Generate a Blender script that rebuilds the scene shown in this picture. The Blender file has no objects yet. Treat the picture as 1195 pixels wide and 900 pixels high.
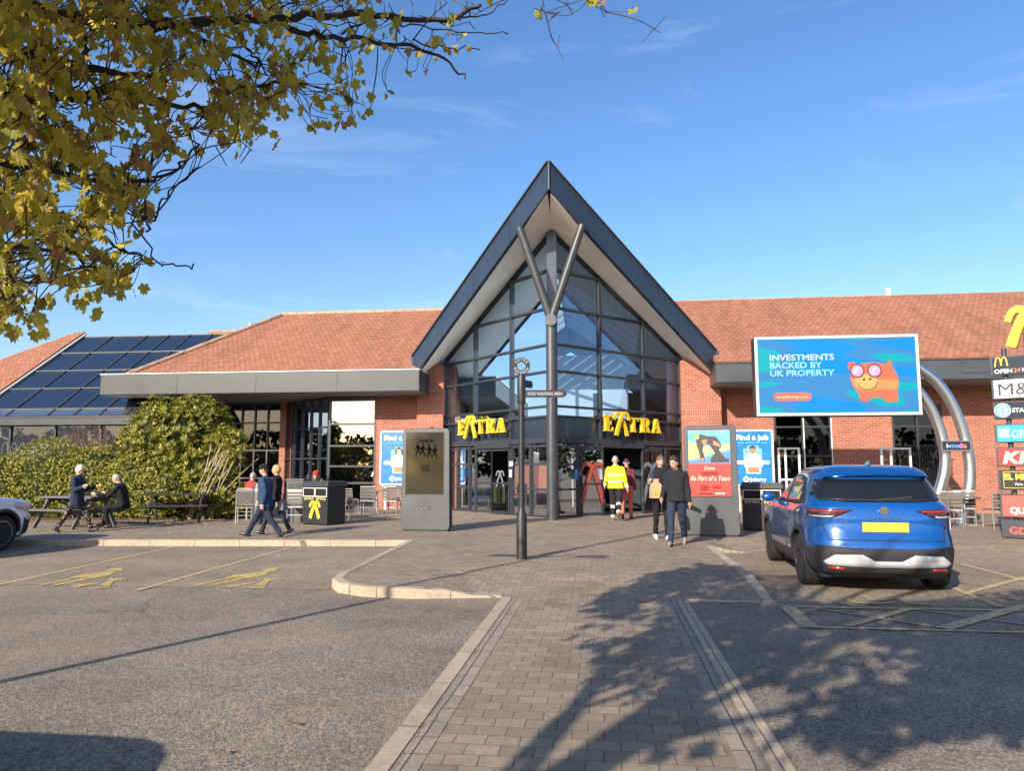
import bpy, bmesh, random
from math import *
from mathutils import Vector, Matrix, noise as mnoise
from mathutils.bvhtree import BVHTree
random.seed(11)
S = bpy.context.scene
COL = S.collection
V = Vector
RZ = lambda a: Matrix.Rotation(a, 4, 'Z')
TR = lambda *p: Matrix.Translation(p)

# ------------------------------------------------------------------ camera measurements (world = building frame)
F, PIT, YAW, HC = 865., radians(6.46), radians(7.0), 1.55
def ray(u, v):
    x = (u - 597.5) / F; y = -(v - 450) / F
    d = (x, cos(PIT) - y * sin(PIT), sin(PIT) + y * cos(PIT))
    c, s = cos(YAW), sin(YAW)
    return V((c * d[0] - s * d[1], s * d[0] + c * d[1], d[2]))
def G(u, v, z=0.):
    d = ray(u, v); k = (z - HC) / d[2]
    return (d[0] * k, d[1] * k)
def atY(u, v, y):
    d = ray(u, v); k = y / d[1]
    return V((d[0] * k, y, HC + d[2] * k))
def proj(p):
    c, s = cos(YAW), sin(YAW); x_ = c * p[0] + s * p[1]; y_ = -s * p[0] + c * p[1]; z_ = p[2] - HC
    f = y_ * cos(PIT) + z_ * sin(PIT); up = -y_ * sin(PIT) + z_ * cos(PIT)
    if f < .05: return None
    return (597.5 + F * x_ / f, 450 - F * up / f)

# ------------------------------------------------------------------ scene-graph helpers
MW = {}
def tag(o, label=None, cat=None, group=None, kind=None):
    if label: o['label'] = label
    if cat: o['category'] = cat
    if group: o['group'] = group
    if kind: o['kind'] = kind
    return o
def thing(name, label, cat, loc=(0, 0, 0), rz=0, group=None):
    o = bpy.data.objects.new(name, None); COL.objects.link(o)
    o.location = loc; o.rotation_euler = (0, 0, rz); o.empty_display_size = .2
    MW[o] = Matrix.Translation(loc) @ RZ(rz)
    return tag(o, label, cat, group)
def link(name, me, parent=None, world=False):
    o = bpy.data.objects.new(name, me); COL.objects.link(o)
    m = MW.get(parent, Matrix()) if parent else Matrix()
    if parent:
        o.parent = parent
        if world: me.transform(m.inverted())
    MW[o] = m
    return o
def copy_tree(o, parent=None, loc=None, rz=None, label=None):
    c = o.copy(); COL.objects.link(c)
    if parent: c.parent = parent
    if loc is not None: c.location = loc
    if rz is not None: c.rotation_euler = (0, 0, rz)
    if label: c['label'] = label
    for ch in list(o.children): copy_tree(ch, c)
    return c

class MB:
    def __init__(s, M=None): s.bm = bmesh.new(); s.mi = 0; s.M = M
    def add(s, vs, fs):
        if s.M is not None: vs = [s.M @ V(v) for v in vs]
        bv = [s.bm.verts.new(v) for v in vs]; out = []
        for f in fs:
            try: q = s.bm.faces.new([bv[i] for i in f]); q.material_index = s.mi; out.append(q)
            except ValueError: pass
        return out
    def poly(s, pts): return s.add(pts, [range(len(pts))])
    def box(s, c, d, R=None):
        x, y, z = d[0] / 2, d[1] / 2, d[2] / 2
        vs = [V((a * x, b * y, e * z)) for e in (-1, 1) for a, b in ((-1, -1), (1, -1), (1, 1), (-1, 1))]
        if R is not None: vs = [R @ v for v in vs]
        vs = [v + V(c) for v in vs]
        s.add(vs, [(3, 2, 1, 0), (4, 5, 6, 7), (0, 1, 5, 4), (1, 2, 6, 5), (2, 3, 7, 6), (3, 0, 4, 7)]); return s
    def span(s, a, b):
        a, b = V(a), V(b); return s.box((a + b) / 2, [abs(q) for q in (b - a)])
    def bar(s, p0, p1, w, h, up=(0, 0, 1)):
        p0, p1 = V(p0), V(p1); d = (p1 - p0).normalized(); u = V(up)
        if abs(d.dot(u)) > .99: u = V((0, 1, 0))
        r = d.cross(u).normalized() * w / 2; u = r.cross(d).normalized() * h / 2
        vs = [q + a * r + b * u for q in (p0, p1) for a, b in ((-1, -1), (1, -1), (1, 1), (-1, 1))]
        s.add(vs, [(3, 2, 1, 0), (4, 5, 6, 7), (0, 1, 5, 4), (1, 2, 6, 5), (2, 3, 7, 6), (3, 0, 4, 7)]); return s
    def loft(s, rings, cap=True, closed=True):
        n = len(rings[0]); vs = [p for r in rings for p in r]; fs = []
        for i in range(len(rings) - 1):
            for j in range(n if closed else n - 1):
                k = (j + 1) % n; fs.append((i * n + j, i * n + k, (i + 1) * n + k, (i + 1) * n + j))
        if cap: fs += [tuple(range(n - 1, -1, -1)), tuple((len(rings) - 1) * n + j for j in range(n))]
        s.add(vs, fs); return s
    def tube(s, pts, r, n=10, cap=True):
        pts = [V(p) for p in pts]; rr = r if isinstance(r, (list, tuple)) else [r] * len(pts)
        rings = []; u = None
        for i, p in enumerate(pts):
            d = (pts[min(i + 1, len(pts) - 1)] - pts[max(i - 1, 0)]).normalized()
            if u is None:
                u = d.orthogonal().normalized()
            u = (u - d * d.dot(u)).normalized(); w = d.cross(u)
            rings.append([p + (u * cos(2 * pi * k / n) + w * sin(2 * pi * k / n)) * rr[i] for k in range(n)])
        return s.loft(rings, cap)
    def lathe(s, prof, c=(0, 0, 0), n=24, axis='z'):
        rings = []
        for r, h in prof:
            ring = []
            for k in range(n):
                a = 2 * pi * k / n; p = (r * cos(a), r * sin(a), h)
                if axis == 'x': p = (h, r * cos(a), r * sin(a))
                if axis == 'y': p = (-r * cos(a), h, r * sin(a))
                ring.append(V(c) + V(p))
            rings.append(ring)
        return s.loft(rings)
    def ell(s, c, r, R=None, nu=14, nv=9):
        if not hasattr(r, '__len__'): r = (r, r, r)
        rings = []
        for i in range(nv):
            t = -pi / 2 + pi * (i + .5 * (i == 0) * .3 - .5 * (i == nv - 1) * .3) / (nv - 1)
            ring = []
            for k in range(nu):
                a = 2 * pi * k / nu; p = V((r[0] * cos(t) * cos(a), r[1] * cos(t) * sin(a), r[2] * sin(t)))
                ring.append(V(c) + (R @ p if R is not None else p))
            rings.append(ring)
        return s.loft(rings)
    def prism(s, poly, z0, z1):
        n = len(poly)
        s.add([(p[0], p[1], z0) for p in poly] + [(p[0], p[1], z1) for p in poly],
              [tuple(range(n - 1, -1, -1)), tuple(range(n, 2 * n))] + [(i, (i + 1) % n, n + (i + 1) % n, n + i) for i in range(n)]); return s
    def build(s, name, mats, parent=None, smooth=0, world=False, bevel=0):
        me = bpy.data.meshes.new(name)
        bmesh.ops.recalc_face_normals(s.bm, faces=s.bm.faces)
        s.bm.to_mesh(me); s.bm.free()
        for m in (mats if isinstance(mats, (list, tuple)) else [mats]): me.materials.append(m)
        if smooth:
            me.polygons.foreach_set('use_smooth', [True] * len(me.polygons)); me.set_sharp_from_angle(angle=radians(smooth))
        o = link(name, me, parent, world)
        if bevel:
            b = o.modifiers.new('bevel', 'BEVEL'); b.width = bevel; b.segments = 2; b.limit_method = 'ANGLE'
        return o

# ------------------------------------------------------------------ materials
def rgba(c): return (c[0], c[1], c[2], 1)
class NM:
    def __init__(s, name):
        s.m = bpy.data.materials.new(name); s.m.use_nodes = True; s.t = s.m.node_tree; s.t.nodes.clear()
        s.out = s.n('ShaderNodeOutputMaterial')
    def n(s, ty, **kw):
        q = s.t.nodes.new(ty)
        for k, v in kw.items(): setattr(q, k, v)
        return q
    def l(s, a, b): s.t.links.new(a, b)
    def bsdf(s, col=(.5, .5, .5), rough=.5, metal=0, spec=.5):
        b = s.n('ShaderNodeBsdfPrincipled'); b.inputs['Base Color'].default_value = rgba(col)
        b.inputs['Roughness'].default_value = rough; b.inputs['Metallic'].default_value = metal
        b.inputs['Specular IOR Level'].default_value = spec
        s.l(b.outputs[0], s.out.inputs[0]); return b
    def noise(s, scale, detail=4, rough=.6, vec=None, d='3D'):
        q = s.n('ShaderNodeTexNoise'); q.inputs['Scale'].default_value = scale; q.inputs['Detail'].default_value = detail
        q.inputs['Roughness'].default_value = rough
        if vec is not None: s.l(vec, q.inputs['Vector'])
        return q
    def pos(s): return s.n('ShaderNodeNewGeometry').outputs['Position']
    def objc(s): return s.n('ShaderNodeTexCoord').outputs['Object']
    def math(s, op, a, b=None, clamp=False):
        q = s.n('ShaderNodeMath', operation=op); q.use_clamp = clamp
        for i, v in enumerate((a, b)):
            if v is None: continue
            if isinstance(v, (int, float)): q.inputs[i].default_value = v
            else: s.l(v, q.inputs[i])
        return q.outputs[0]
    def ramp(s, fac, stops):
        q = s.n('ShaderNodeValToRGB'); e = q.color_ramp.elements
        while len(e) < len(stops): e.new(.5)
        for i, (p, c) in enumerate(stops): e[i].position = p; e[i].color = rgba(c) if hasattr(c, '__len__') else (c, c, c, 1)
        s.l(fac, q.inputs[0]); return q.outputs[0]
    def mix(s, fac, a, b, mode='MIX'):
        q = s.n('ShaderNodeMix', data_type='RGBA', blend_type=mode)
        for i, v in ((0, fac), (6, a), (7, b)):
            if isinstance(v, (int, float)): q.inputs[i].default_value = v
            elif isinstance(v, (tuple, list)): q.inputs[i].default_value = rgba(v)
            else: s.l(v, q.inputs[i])
        return q.outputs[2]
    def bump(s, h, b, strength=.3, dist=.02):
        q = s.n('ShaderNodeBump'); q.inputs['Strength'].default_value = strength; q.inputs['Distance'].default_value = dist
        s.l(h, q.inputs['Height']); s.l(q.outputs[0], b.inputs['Normal'])
    def scale_vec(s, vec, sc):
        q = s.n('ShaderNodeVectorMath', operation='MULTIPLY'); q.inputs[1].default_value = sc; s.l(vec, q.inputs[0]); return q.outputs[0]

def pm(name, col, rough=.5, metal=0, spec=.5, var=0, vs=3., coat=0, bump=0, bs=40, emit=None, es=1):
    N = NM(name); b = N.bsdf(col, rough, metal, spec)
    if coat: b.inputs['Coat Weight'].default_value = coat; b.inputs['Coat Roughness'].default_value = .03
    if var:
        nz = N.noise(vs, 5, .65, N.objc())
        f = N.ramp(nz.outputs[0], [(.3, 1 - var), (.7, 1 + var)])
        N.l(N.mix(1.0, col, f, 'MULTIPLY'), b.inputs['Base Color'])
        r2 = N.math('ADD', N.math('MULTIPLY', nz.outputs[0], .25), max(rough - .12, .02)); N.l(r2, b.inputs['Roughness'])
    if bump:
        N.bump(N.noise(bs, 3, .6, N.objc()).outputs[0], b, bump, .01)
    if emit: b.inputs['Emission Color'].default_value = rgba(emit); b.inputs['Emission Strength'].default_value = es
    return N.m

def glass(name, tint, base=.12, k=1.0, rough=0.0, gcol=(1, 1, 1)):
    N = NM(name); t = N.n('ShaderNodeBsdfTransparent'); t.inputs[0].default_value = rgba(tint)
    g = N.n('ShaderNodeBsdfGlossy'); g.inputs[0].default_value = rgba(gcol); g.inputs['Roughness'].default_value = rough
    f = N.n('ShaderNodeFresnel'); f.inputs[0].default_value = 1.5
    nz = N.noise(.45, 2, .5, N.pos()); bp = N.n('ShaderNodeBump'); bp.inputs['Strength'].default_value = .04; bp.inputs['Distance'].default_value = .08
    N.l(nz.outputs[0], bp.inputs['Height']); N.l(bp.outputs[0], g.inputs['Normal'])
    mx = N.n('ShaderNodeMixShader')
    N.l(N.math('ADD', N.math('MULTIPLY', f.outputs[0], k), base, True), mx.inputs[0]); N.l(t.outputs[0], mx.inputs[1]); N.l(g.outputs[0], mx.inputs[2])
    N.l(mx.outputs[0], N.out.inputs[0]); return N.m

def brick_mat(name, c1, c2, mortar, bw, rh, ms, off=.5, vec='wall', rough=.85, stain=.25, bump=.5, streak=False, tint=None):
    N = NM(name); b = N.bsdf(c1, rough, 0, .3); p = N.pos()
    sp = N.n('ShaderNodeSeparateXYZ'); N.l(p, sp.inputs[0]); cb = N.n('ShaderNodeCombineXYZ')
    if vec == 'wall': N.l(N.math('ADD', sp.outputs[0], sp.outputs[1]), cb.inputs[0]); N.l(sp.outputs[2], cb.inputs[1])
    elif vec == 'side': N.l(sp.outputs[0], cb.inputs[0]); N.l(sp.outputs[2], cb.inputs[1])
    elif vec == 'soldier': N.l(sp.outputs[2], cb.inputs[0]); N.l(N.math('ADD', sp.outputs[0], sp.outputs[1]), cb.inputs[1])
    else: N.l(sp.outputs[0], cb.inputs[0]); N.l(sp.outputs[1], cb.inputs[1])
    wob = N.noise(2.3 if vec == 'ground' else 1.3, 2, .5, p); wv = N.n('ShaderNodeVectorMath', operation='SCALE'); wv.inputs['Scale'].default_value = .035 if vec == 'ground' else .006
    N.l(wob.outputs['Color'], wv.inputs[0]); av = N.n('ShaderNodeVectorMath', operation='ADD'); N.l(cb.outputs[0], av.inputs[0]); N.l(wv.outputs[0], av.inputs[1])
    t = N.n('ShaderNodeTexBrick'); t.offset = off; t.inputs['Scale'].default_value = 1; t.inputs['Brick Width'].default_value = bw
    t.inputs['Row Height'].default_value = rh; t.inputs['Mortar Size'].default_value = ms; t.inputs['Mortar Smooth'].default_value = .3; t.inputs['Bias'].default_value = 0
    t.inputs['Color1'].default_value = rgba(c1); t.inputs['Color2'].default_value = rgba(c2); t.inputs['Mortar'].default_value = rgba(mortar)
    N.l(av.outputs[0], t.inputs['Vector'])
    vv = p
    if streak: vv = N.scale_vec(p, (1.6, .25, .25))
    s1 = N.noise(.9 if not streak else .8, 6, .7, vv); s2 = N.noise(22, 3, .6, p)
    c = N.mix(1.0, t.outputs['Color'], N.ramp(s1.outputs[0], [(.25, 1 - stain), (.5, 1), (.8, 1 + stain * .5)]), 'MULTIPLY')
    c = N.mix(1.0, c, N.ramp(s2.outputs[0], [(.25, .82), (.75, 1.16)]), 'MULTIPLY')
    if streak:
        s3 = N.noise(1.1, 5, .75, N.scale_vec(p, (1.3, .16, .16)))
        s4 = N.noise(.35, 3, .6, p)
        k = N.math('MULTIPLY', N.ramp(s3.outputs[0], [(.54, 0.), (.7, 1.)]), N.ramp(s4.outputs[0], [(.42, 0.), (.62, 1.)]))
        c = N.mix(N.math('MULTIPLY', k, .6), c, (.075, .05, .04))
    N.l(c, b.inputs['Base Color'])
    h = N.math('ADD', N.math('MULTIPLY', N.math('SUBTRACT', 1, t.outputs['Fac']), 1.), N.math('MULTIPLY', s2.outputs[0], .3))
    N.bump(h, b, bump, .012 if vec != 'ground' else .008)
    return N.m

def asphalt(name, a, b_, patch=.25, tan=(.16, .13, .10)):
    N = NM(name); b = N.bsdf(a, .9, 0, .25); p = N.pos()
    v = N.n('ShaderNodeTexVoronoi'); v.inputs['Scale'].default_value = 70; N.l(p, v.inputs['Vector'])
    v2 = N.noise(160, 2, .7, p)
    c = N.mix(N.ramp(v.outputs['Color'], [(.3, 0.), (.85, 1.)]), a, b_)
    c = N.mix(1., c, N.ramp(v2.outputs[0], [(.3, .65), (.7, 1.4)]), 'MULTIPLY')
    n1 = N.noise(.55, 6, .7, p); c = N.mix(1., c, N.ramp(n1.outputs[0], [(.3, 1 - patch), (.7, 1 + patch)]), 'MULTIPLY')
    n2 = N.noise(.22, 4, .6, N.scale_vec(p, (1, 1.8, 1))); c = N.mix(N.math('MULTIPLY', N.ramp(n2.outputs[0], [(.45, 0.), (.7, 1.)]), .4), c, tan)
    n3 = N.noise(2.2, 6, .8, p); c = N.mix(N.math('MULTIPLY', N.ramp(n3.outputs[0], [(.6, 0.), (.72, 1.)]), .5), c, (.045, .038, .032))
    n5 = N.noise(.13, 3, .5, p); v3 = N.n('ShaderNodeTexVoronoi', feature='DISTANCE_TO_EDGE'); v3.inputs['Scale'].default_value = .33
    wv = N.n('ShaderNodeVectorMath', operation='SCALE'); wv.inputs['Scale'].default_value = .9; n6 = N.noise(1.1, 5, .7, p); N.l(n6.outputs['Color'], wv.inputs[0]); av = N.n('ShaderNodeVectorMath', operation='ADD'); N.l(p, av.inputs[0]); N.l(wv.outputs[0], av.inputs[1]); N.l(av.outputs[0], v3.inputs['Vector'])
    crack = N.math('MULTIPLY', N.math('LESS_THAN', v3.outputs[0], .005), N.ramp(n5.outputs[0], [(.48, 0.), (.56, 1.)]))
    c = N.mix(N.math('MULTIPLY', crack, .55), c, (.03, .026, .022))
    N.l(c, b.inputs['Base Color']); N.bump(v.outputs['Distance'], b, .6, .006); return N.m

def leaf_mat(name, cols, trans=.35, rough=.5):
    N = NM(name); b = N.bsdf(cols[0], rough, 0, .35)
    g = N.n('ShaderNodeNewGeometry'); c = N.ramp(g.outputs['Random Per Island'], [(i / (len(cols) - 1) if len(cols) > 1 else 0, q) for i, q in enumerate(cols)])
    N.l(c, b.inputs['Base Color'])
    t = N.n('ShaderNodeBsdfTranslucent'); N.l(c, t.inputs[0]); mx = N.n('ShaderNodeMixShader'); mx.inputs[0].default_value = trans
    N.l(b.outputs[0], mx.inputs[1]); N.l(t.outputs[0], mx.inputs[2]); N.l(mx.outputs[0], N.out.inputs[0]); return N.m

m = {}
m['brick'] = brick_mat('red_brick', (.36, .115, .07), (.27, .08, .05), (.36, .29, .24), .225, .075, .007)
m['soldier'] = brick_mat('soldier_brick', (.36, .115, .07), (.27, .08, .05), (.36, .29, .24), .225, .075, .007, 0., 'soldier')
m['tile'] = brick_mat('roof_tile', (.36, .155, .092), (.27, .112, .067), (.13, .06, .04), .21, .1, .01, .5, 'side', .85, .22, .8, True)
m['ridge'] = brick_mat('ridge_tile', (.36, .22, .14), (.42, .28, .19), (.2, .14, .1), .45, .6, .02, 0, 'side')
m['paving'] = brick_mat('paving_block', (.275, .215, .155), (.195, .155, .115), (.125, .1, .075), .19, .155, .005, .5, 'ground', .9, .3, .5)
m['channel'] = brick_mat('channel_block', (.29, .24, .19), (.24, .2, .16), (.07, .06, .05), .13, .26, .006, 0., 'ground', .9, .3, .5)
m['kerb'] = brick_mat('kerb_stone', (.39, .315, .23), (.34, .275, .2), (.15, .12, .09), .915, .915, .008, 0, 'ground', .9, .35, .4)
m['road'] = asphalt('road_asphalt', (.12, .1, .079), (.285, .236, .183), .34, (.25, .196, .135))
m['bay'] = asphalt('bay_asphalt', (.155, .123, .09), (.31, .248, .18), .32, (.27, .208, .142))
def paint(name, col):
    N = NM(name); b = N.bsdf(col, .8, 0, .3); p = N.pos()
    a = N.noise(14, 6, .8, p); b2 = N.noise(90, 2, .7, p)
    f = N.math('ADD', N.math('MULTIPLY', N.ramp(a.outputs[0], [(.42, 0.), (.62, 1.)]), .75), N.math('MULTIPLY', N.ramp(b2.outputs[0], [(.45, 0.), (.65, 1.)]), .35), True)
    N.l(N.mix(f, col, (.17, .14, .11)), b.inputs['Base Color']); return N.m
m['yellow_paint'] = paint('worn_cream_paint', (.56, .41, .2))
m['yellow_mark'] = paint('worn_yellow_paint', (.55, .4, .1))
m['worn_paint'] = paint('very_worn_paint', (.36, .27, .16))
m['dark_metal'] = pm('dark_grey_metal', (.035, .04, .047), .4, .0, .5, .12, 2)
m['frame'] = pm('window_frame_grey', (.03, .034, .04), .4, 0, .5)
m['fascia'] = pm('fascia_blue_grey', (.02, .031, .052), .3, 0, .5, .22, .9, coat=.2)
m['canopy'] = pm('canopy_grey', (.03, .035, .039), .42, .1, .5, .12, .7)
m['canopy_dark'] = pm('canopy_slate', (.05, .057, .065), .42, .1, .5, .12, .7)
m['trim'] = pm('pale_trim', (.5, .49, .45), .5)
m['soffit'] = pm('soffit_buff', (.86, .82, .75), .7, 0, .3, .08, 1.2)
m['soffit_grey'] = pm('soffit_grey', (.2, .2, .2), .6)
m['column'] = pm('column_grey', (.06, .064, .07), .38, .35, .5, .1, 3)
m['glass'] = glass('reflective_glass', (.62, .74, .88), .2, 1.0, 0, (.62, .8, 1))
m['glass_dark'] = glass('dark_glass', (.3, .34, .4), .03, .75, 0, (.75, .8, .88))
m['glass_mirror'] = glass('sky_reflecting_glass', (.3, .33, .36), .4, .8, 0, (.8, .82, .84))
m['glass_clear'] = glass('clear_glass', (.88, .92, .92), .04, .8)
m['solar'] = pm('dark_blue_glass_panel', (.01, .016, .03), .06, 0, .8, coat=.4)
m['spandrel'] = pm('dark_blue_spandrel', (.014, .024, .042), .12, 0, .6)
m['white'] = pm('white_paint', (.78, .78, .75), .55)
m['white_frame'] = pm('white_frame', (.74, .74, .72), .4)
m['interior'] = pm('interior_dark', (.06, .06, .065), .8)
m['interior_floor'] = pm('interior_floor', (.16, .15, .14), .4)
m['ceil'] = pm('interior_white', (.7, .72, .74), .7)
m['black'] = pm('black_plastic', (.015, .015, .017), .5, 0, .5, .15, 6)
m['rubber'] = pm('tyre_rubber', (.02, .02, .021), .75, 0, .3, bump=.2)
m['kiosk'] = pm('kiosk_grey', (.062, .067, .072), .42, .2, .5, .12, 2)
m['kiosk_side'] = pm('kiosk_dark', (.02, .02, .023), .4)
m['steel'] = pm('brushed_steel', (.62, .61, .59), .3, 1)
m['alu'] = pm('chair_aluminium', (.5, .49, .47), .36, .8)
m['slat'] = pm('dark_slat', (.1, .09, .08), .6, 0, .4, .2, 20)
m['timber'] = pm('dark_timber', (.03, .028, .026), .75, 0, .3, .3, 9, bump=.3)
m['timber_grey'] = pm('weathered_timber', (.11, .105, .1), .8, 0, .3, .3, 9, bump=.3)
m['gold'] = pm('gold_lettering', (.6, .45, .08), .5)
m['ext_yellow'] = pm('sign_yellow', (.66, .45, .03), .4)
m['ext_side'] = pm('sign_return_pale', (.55, .48, .44), .35, .3)
m['letter_white'] = pm('white_lettering', (.8, .8, .8), .5)
m['letter_grey'] = pm('grey_lettering', (.4, .4, .4), .5)
m['text_black'] = pm('black_lettering', (.02, .02, .022), .5)
m['red'] = pm('sign_red', (.62, .04, .03), .4)
m['salmon'] = pm('sign_salmon', (.62, .1, .08), .4)
m['navy'] = pm('sign_navy', (.014, .02, .033), .35)
m['sky_blue'] = pm('sign_sky_blue', (.03, .38, .68), .4)
m['green'] = pm('badge_green_blue', (.1, .35, .5), .5)
m['yellow_text'] = pm('yellow_lettering', (.8, .66, .05), .5)
m['poster_blue'] = pm('poster_blue', (.015, .16, .55), .35, 0, .5, .2, 2.5)
m['poster_light'] = pm('poster_light_blue', (.15, .48, .8), .35)
m['tee'] = pm('poster_white', (.72, .73, .75), .5)
m['skin'] = pm('skin', (.48, .27, .19), .55, 0, .4)
m['terracotta'] = pm('poster_orange', (.5, .17, .08), .5)
m['red_sticker'] = pm('red_sticker', (.4, .075, .05), .5)
m['white_sticker'] = pm('white_sticker', (.5, .52, .53), .5)
m['grey_sticker'] = pm('frosted_sticker', (.16, .18, .2), .5)
m['notice_blue'] = pm('notice_blue', (.05, .25, .6), .5)
m['bark'] = pm('bark', (.055, .045, .038), .9, 0, .2, .35, 9, bump=.6, bs=30)
m['stem'] = pm('pale_stem', (.3, .25, .14), .8)
m['dry'] = pm('dry_twig', (.16, .08, .06), .8)
m['leaf_aut'] = leaf_mat('autumn_leaf', [(.44, .37, .04), (.56, .45, .06), (.35, .33, .045), (.66, .53, .08), (.5, .42, .05), (.36, .18, .08), (.28, .3, .05), (.74, .62, .14)], .5)
m['leaf_hedge'] = leaf_mat('hedge_leaf', [(.21, .22, .028), (.3, .28, .04), (.11, .13, .02), (.38, .33, .05), (.15, .165, .025)], .28)
m['leaf_bush'] = leaf_mat('bush_leaf', [(.24, .23, .028), (.1, .12, .018), (.38, .33, .045), (.06, .085, .014), (.28, .26, .035)], .25)
m['leaf_core'] = leaf_mat('dark_foliage', [(.02, .027, .006), (.014, .02, .004), (.03, .035, .008)], .0, 1.0)  # shade deep in the foliage put into the colour; treeline leaves share it
m['litter'] = leaf_mat('fallen_leaf', [(.3, .2, .08), (.38, .27, .08), (.22, .13, .06), (.16, .1, .05)], .1)
m['soil'] = pm('soil', (.1, .075, .05), .95, 0, .2, .35, 6, bump=.6)
SKY_AIR, SKY_DUST, SKY_STR, SKY_SAT, SUN_STR, EXPO = 1.0, 1.3, .125, 1.2, 5.0, 0.82
# ------------------------------------------------------------------ flat shapes and lettering
def curve_mesh(cu):
    ob = bpy.data.objects.new('c', cu); me = bpy.data.meshes.new_from_object(ob)
    bpy.data.objects.remove(ob); bpy.data.curves.remove(cu); return me
def flat(loops, ext=.002):
    cu = bpy.data.curves.new('c', 'CURVE'); cu.dimensions = '2D'; cu.fill_mode = 'BOTH'; cu.extrude = ext
    for lp in loops:
        sp = cu.splines.new('POLY'); sp.points.add(len(lp) - 1); sp.use_cyclic_u = True
        for i, p in enumerate(lp): sp.points[i].co = (p[0], p[1], 0, 1)
    return curve_mesh(cu)
def text_mesh(s, size, ext=.002, bold=0., align='LEFT', space=1, shear=0):
    cu = bpy.data.curves.new('t', 'FONT'); cu.body = s; cu.size = size; cu.extrude = ext; cu.offset = bold * size
    cu.align_x = align; cu.space_character = space; cu.resolution_u = 3; cu.shear = shear
    return curve_mesh(cu)
def face_frame(o, right, up=(0, 0, 1)):
    r = V(right).normalized(); u = V(up).normalized(); n = r.cross(u)
    M = Matrix(((r.x, u.x, n.x, o[0]), (r.y, u.y, n.y, o[1]), (r.z, u.z, n.z, o[2]), (0, 0, 0, 1))); return M
def put(name, me, M, mat, parent=None, world=False, side=None):
    if side is not None:
        for p in me.polygons: p.material_index = 0 if p.normal.z > .5 else 1
        me.materials.clear(); me.materials.append(mat); me.materials.append(side)
    else:
        me.materials.clear(); me.materials.append(mat)
    me.transform(M); return link(name, me, parent, world)
def textw(s, M, size, mat, parent, width=None, world=False, ext=.003, bold=.0, align='LEFT', side=None, shear=0, name='lettering'):
    me = text_mesh(s, size, ext, bold, align, 1, shear)
    if width:
        xs = [v.co.x for v in me.vertices]; k = width / max(1e-6, max(xs) - min(xs)); me.transform(Matrix.Diagonal((k, 1, 1, 1)))
    return put(name, me, M, mat, parent, world, side)
def circle(c, r, n=24, ry=None): return [(c[0] + r * cos(2 * pi * k / n), c[1] + (ry or r) * sin(2 * pi * k / n)) for k in range(n)]
def rrect(x0, y0, x1, y1, r, n=5):
    out = []
    for cx, cy, a in ((x1 - r, y1 - r, 0), (x0 + r, y1 - r, 90), (x0 + r, y0 + r, 180), (x1 - r, y0 + r, 270)):
        for k in range(n + 1): t = radians(a + 90 * k / n); out.append((cx + r * cos(t), cy + r * sin(t)))
    return out
def strip(pts, w):
    pts = [V((p[0], p[1])) for p in pts]; L, R = [], []
    for i, p in enumerate(pts):
        d = (pts[min(i + 1, len(pts) - 1)] - pts[max(i - 1, 0)]).normalized(); q = V((-d.y, d.x))
        ww = (w[i] if hasattr(w, '__len__') else w) / 2
        L.append(p + q * ww); R.append(p - q * ww)
    return L + R[::-1]
def smoothpts(pts, n=6):
    P = [V(p) for p in pts]; out = []
    for i in range(len(P) - 1):
        a, b, c, d = P[max(i - 1, 0)], P[i], P[i + 1], P[min(i + 2, len(P) - 1)]
        for k in range(n):
            t = k / n; out.append(.5 * ((2 * b) + (c - a) * t + (2 * a - 5 * b + 4 * c - d) * t * t + (3 * b - a - 3 * c + d) * t ** 3))
    out.append(P[-1]); return out
RIB = smoothpts([(.13, 0), (.25, .34), (.41, .7), (.55, .92), (.7, .98), (.83, .9), (.93, .68)], 5)
def ribbons(M, size, mat, side, parent, world=False, ext=.05, name='ribbon', w=.2):
    """two crossing ribbons, curled outwards at the top"""
    for k, mir in enumerate((1, -1)):
        n = len(RIB); loop = [V((.5 + (p.x - .5) * mir, p.y)) * size for p in strip(RIB, [w * (1 - .35 * i / n) for i in range(n)])]
        put(name, flat([loop], ext), M @ TR(-.5 * size, 0, (0 if k == 0 else -ext * 1.3)), mat, parent, world, side)
SERIF = {
 'E': [[(0, 0), (.72, 0), (.76, .26), (.7, .26), (.62, .1), (.38, .1), (.38, .46), (.5, .46), (.54, .36), (.58, .36), (.58, .66), (.54, .66), (.5, .56), (.38, .56), (.38, .9), (.58, .9), (.66, .76), (.72, .76), (.7, 1), (0, 1), (0, .94), (.1, .92), (.1, .08), (0, .06)]],
 'T': [[(.2, 0), (.66, 0), (.66, .06), (.55, .08), (.55, .9), (.68, .9), (.78, .74), (.84, .74), (.84, 1), (.02, 1), (.02, .74), (.08, .74), (.18, .9), (.31, .9), (.31, .08), (.2, .06)]],
 'R': [[(0, 0), (.46, 0), (.46, .06), (.37, .08), (.37, .44), (.45, .43), (.62, .06), (.68, 0), (.94, 0), (.94, .06), (.87, .08), (.7, .47), (.82, .57), (.86, .72), (.82, .88), (.71, .97), (.56, 1), (0, 1), (0, .94), (.1, .92), (.1, .08), (0, .06)], [(.37, .54), (.37, .91), (.47, .91), (.55, .85), (.58, .73), (.55, .6), (.47, .54)]],
 'A': [[(-.02, 0), (.32, 0), (.32, .06), (.23, .08), (.28, .26), (.52, .26), (.57, .08), (.49, .06), (.49, 0), (.93, 0), (.93, .06), (.85, .08), (.56, 1), (.4, 1), (.12, .08), (-.02, .06)], [(.31, .36), (.41, .72), (.5, .36)]],
}
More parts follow.
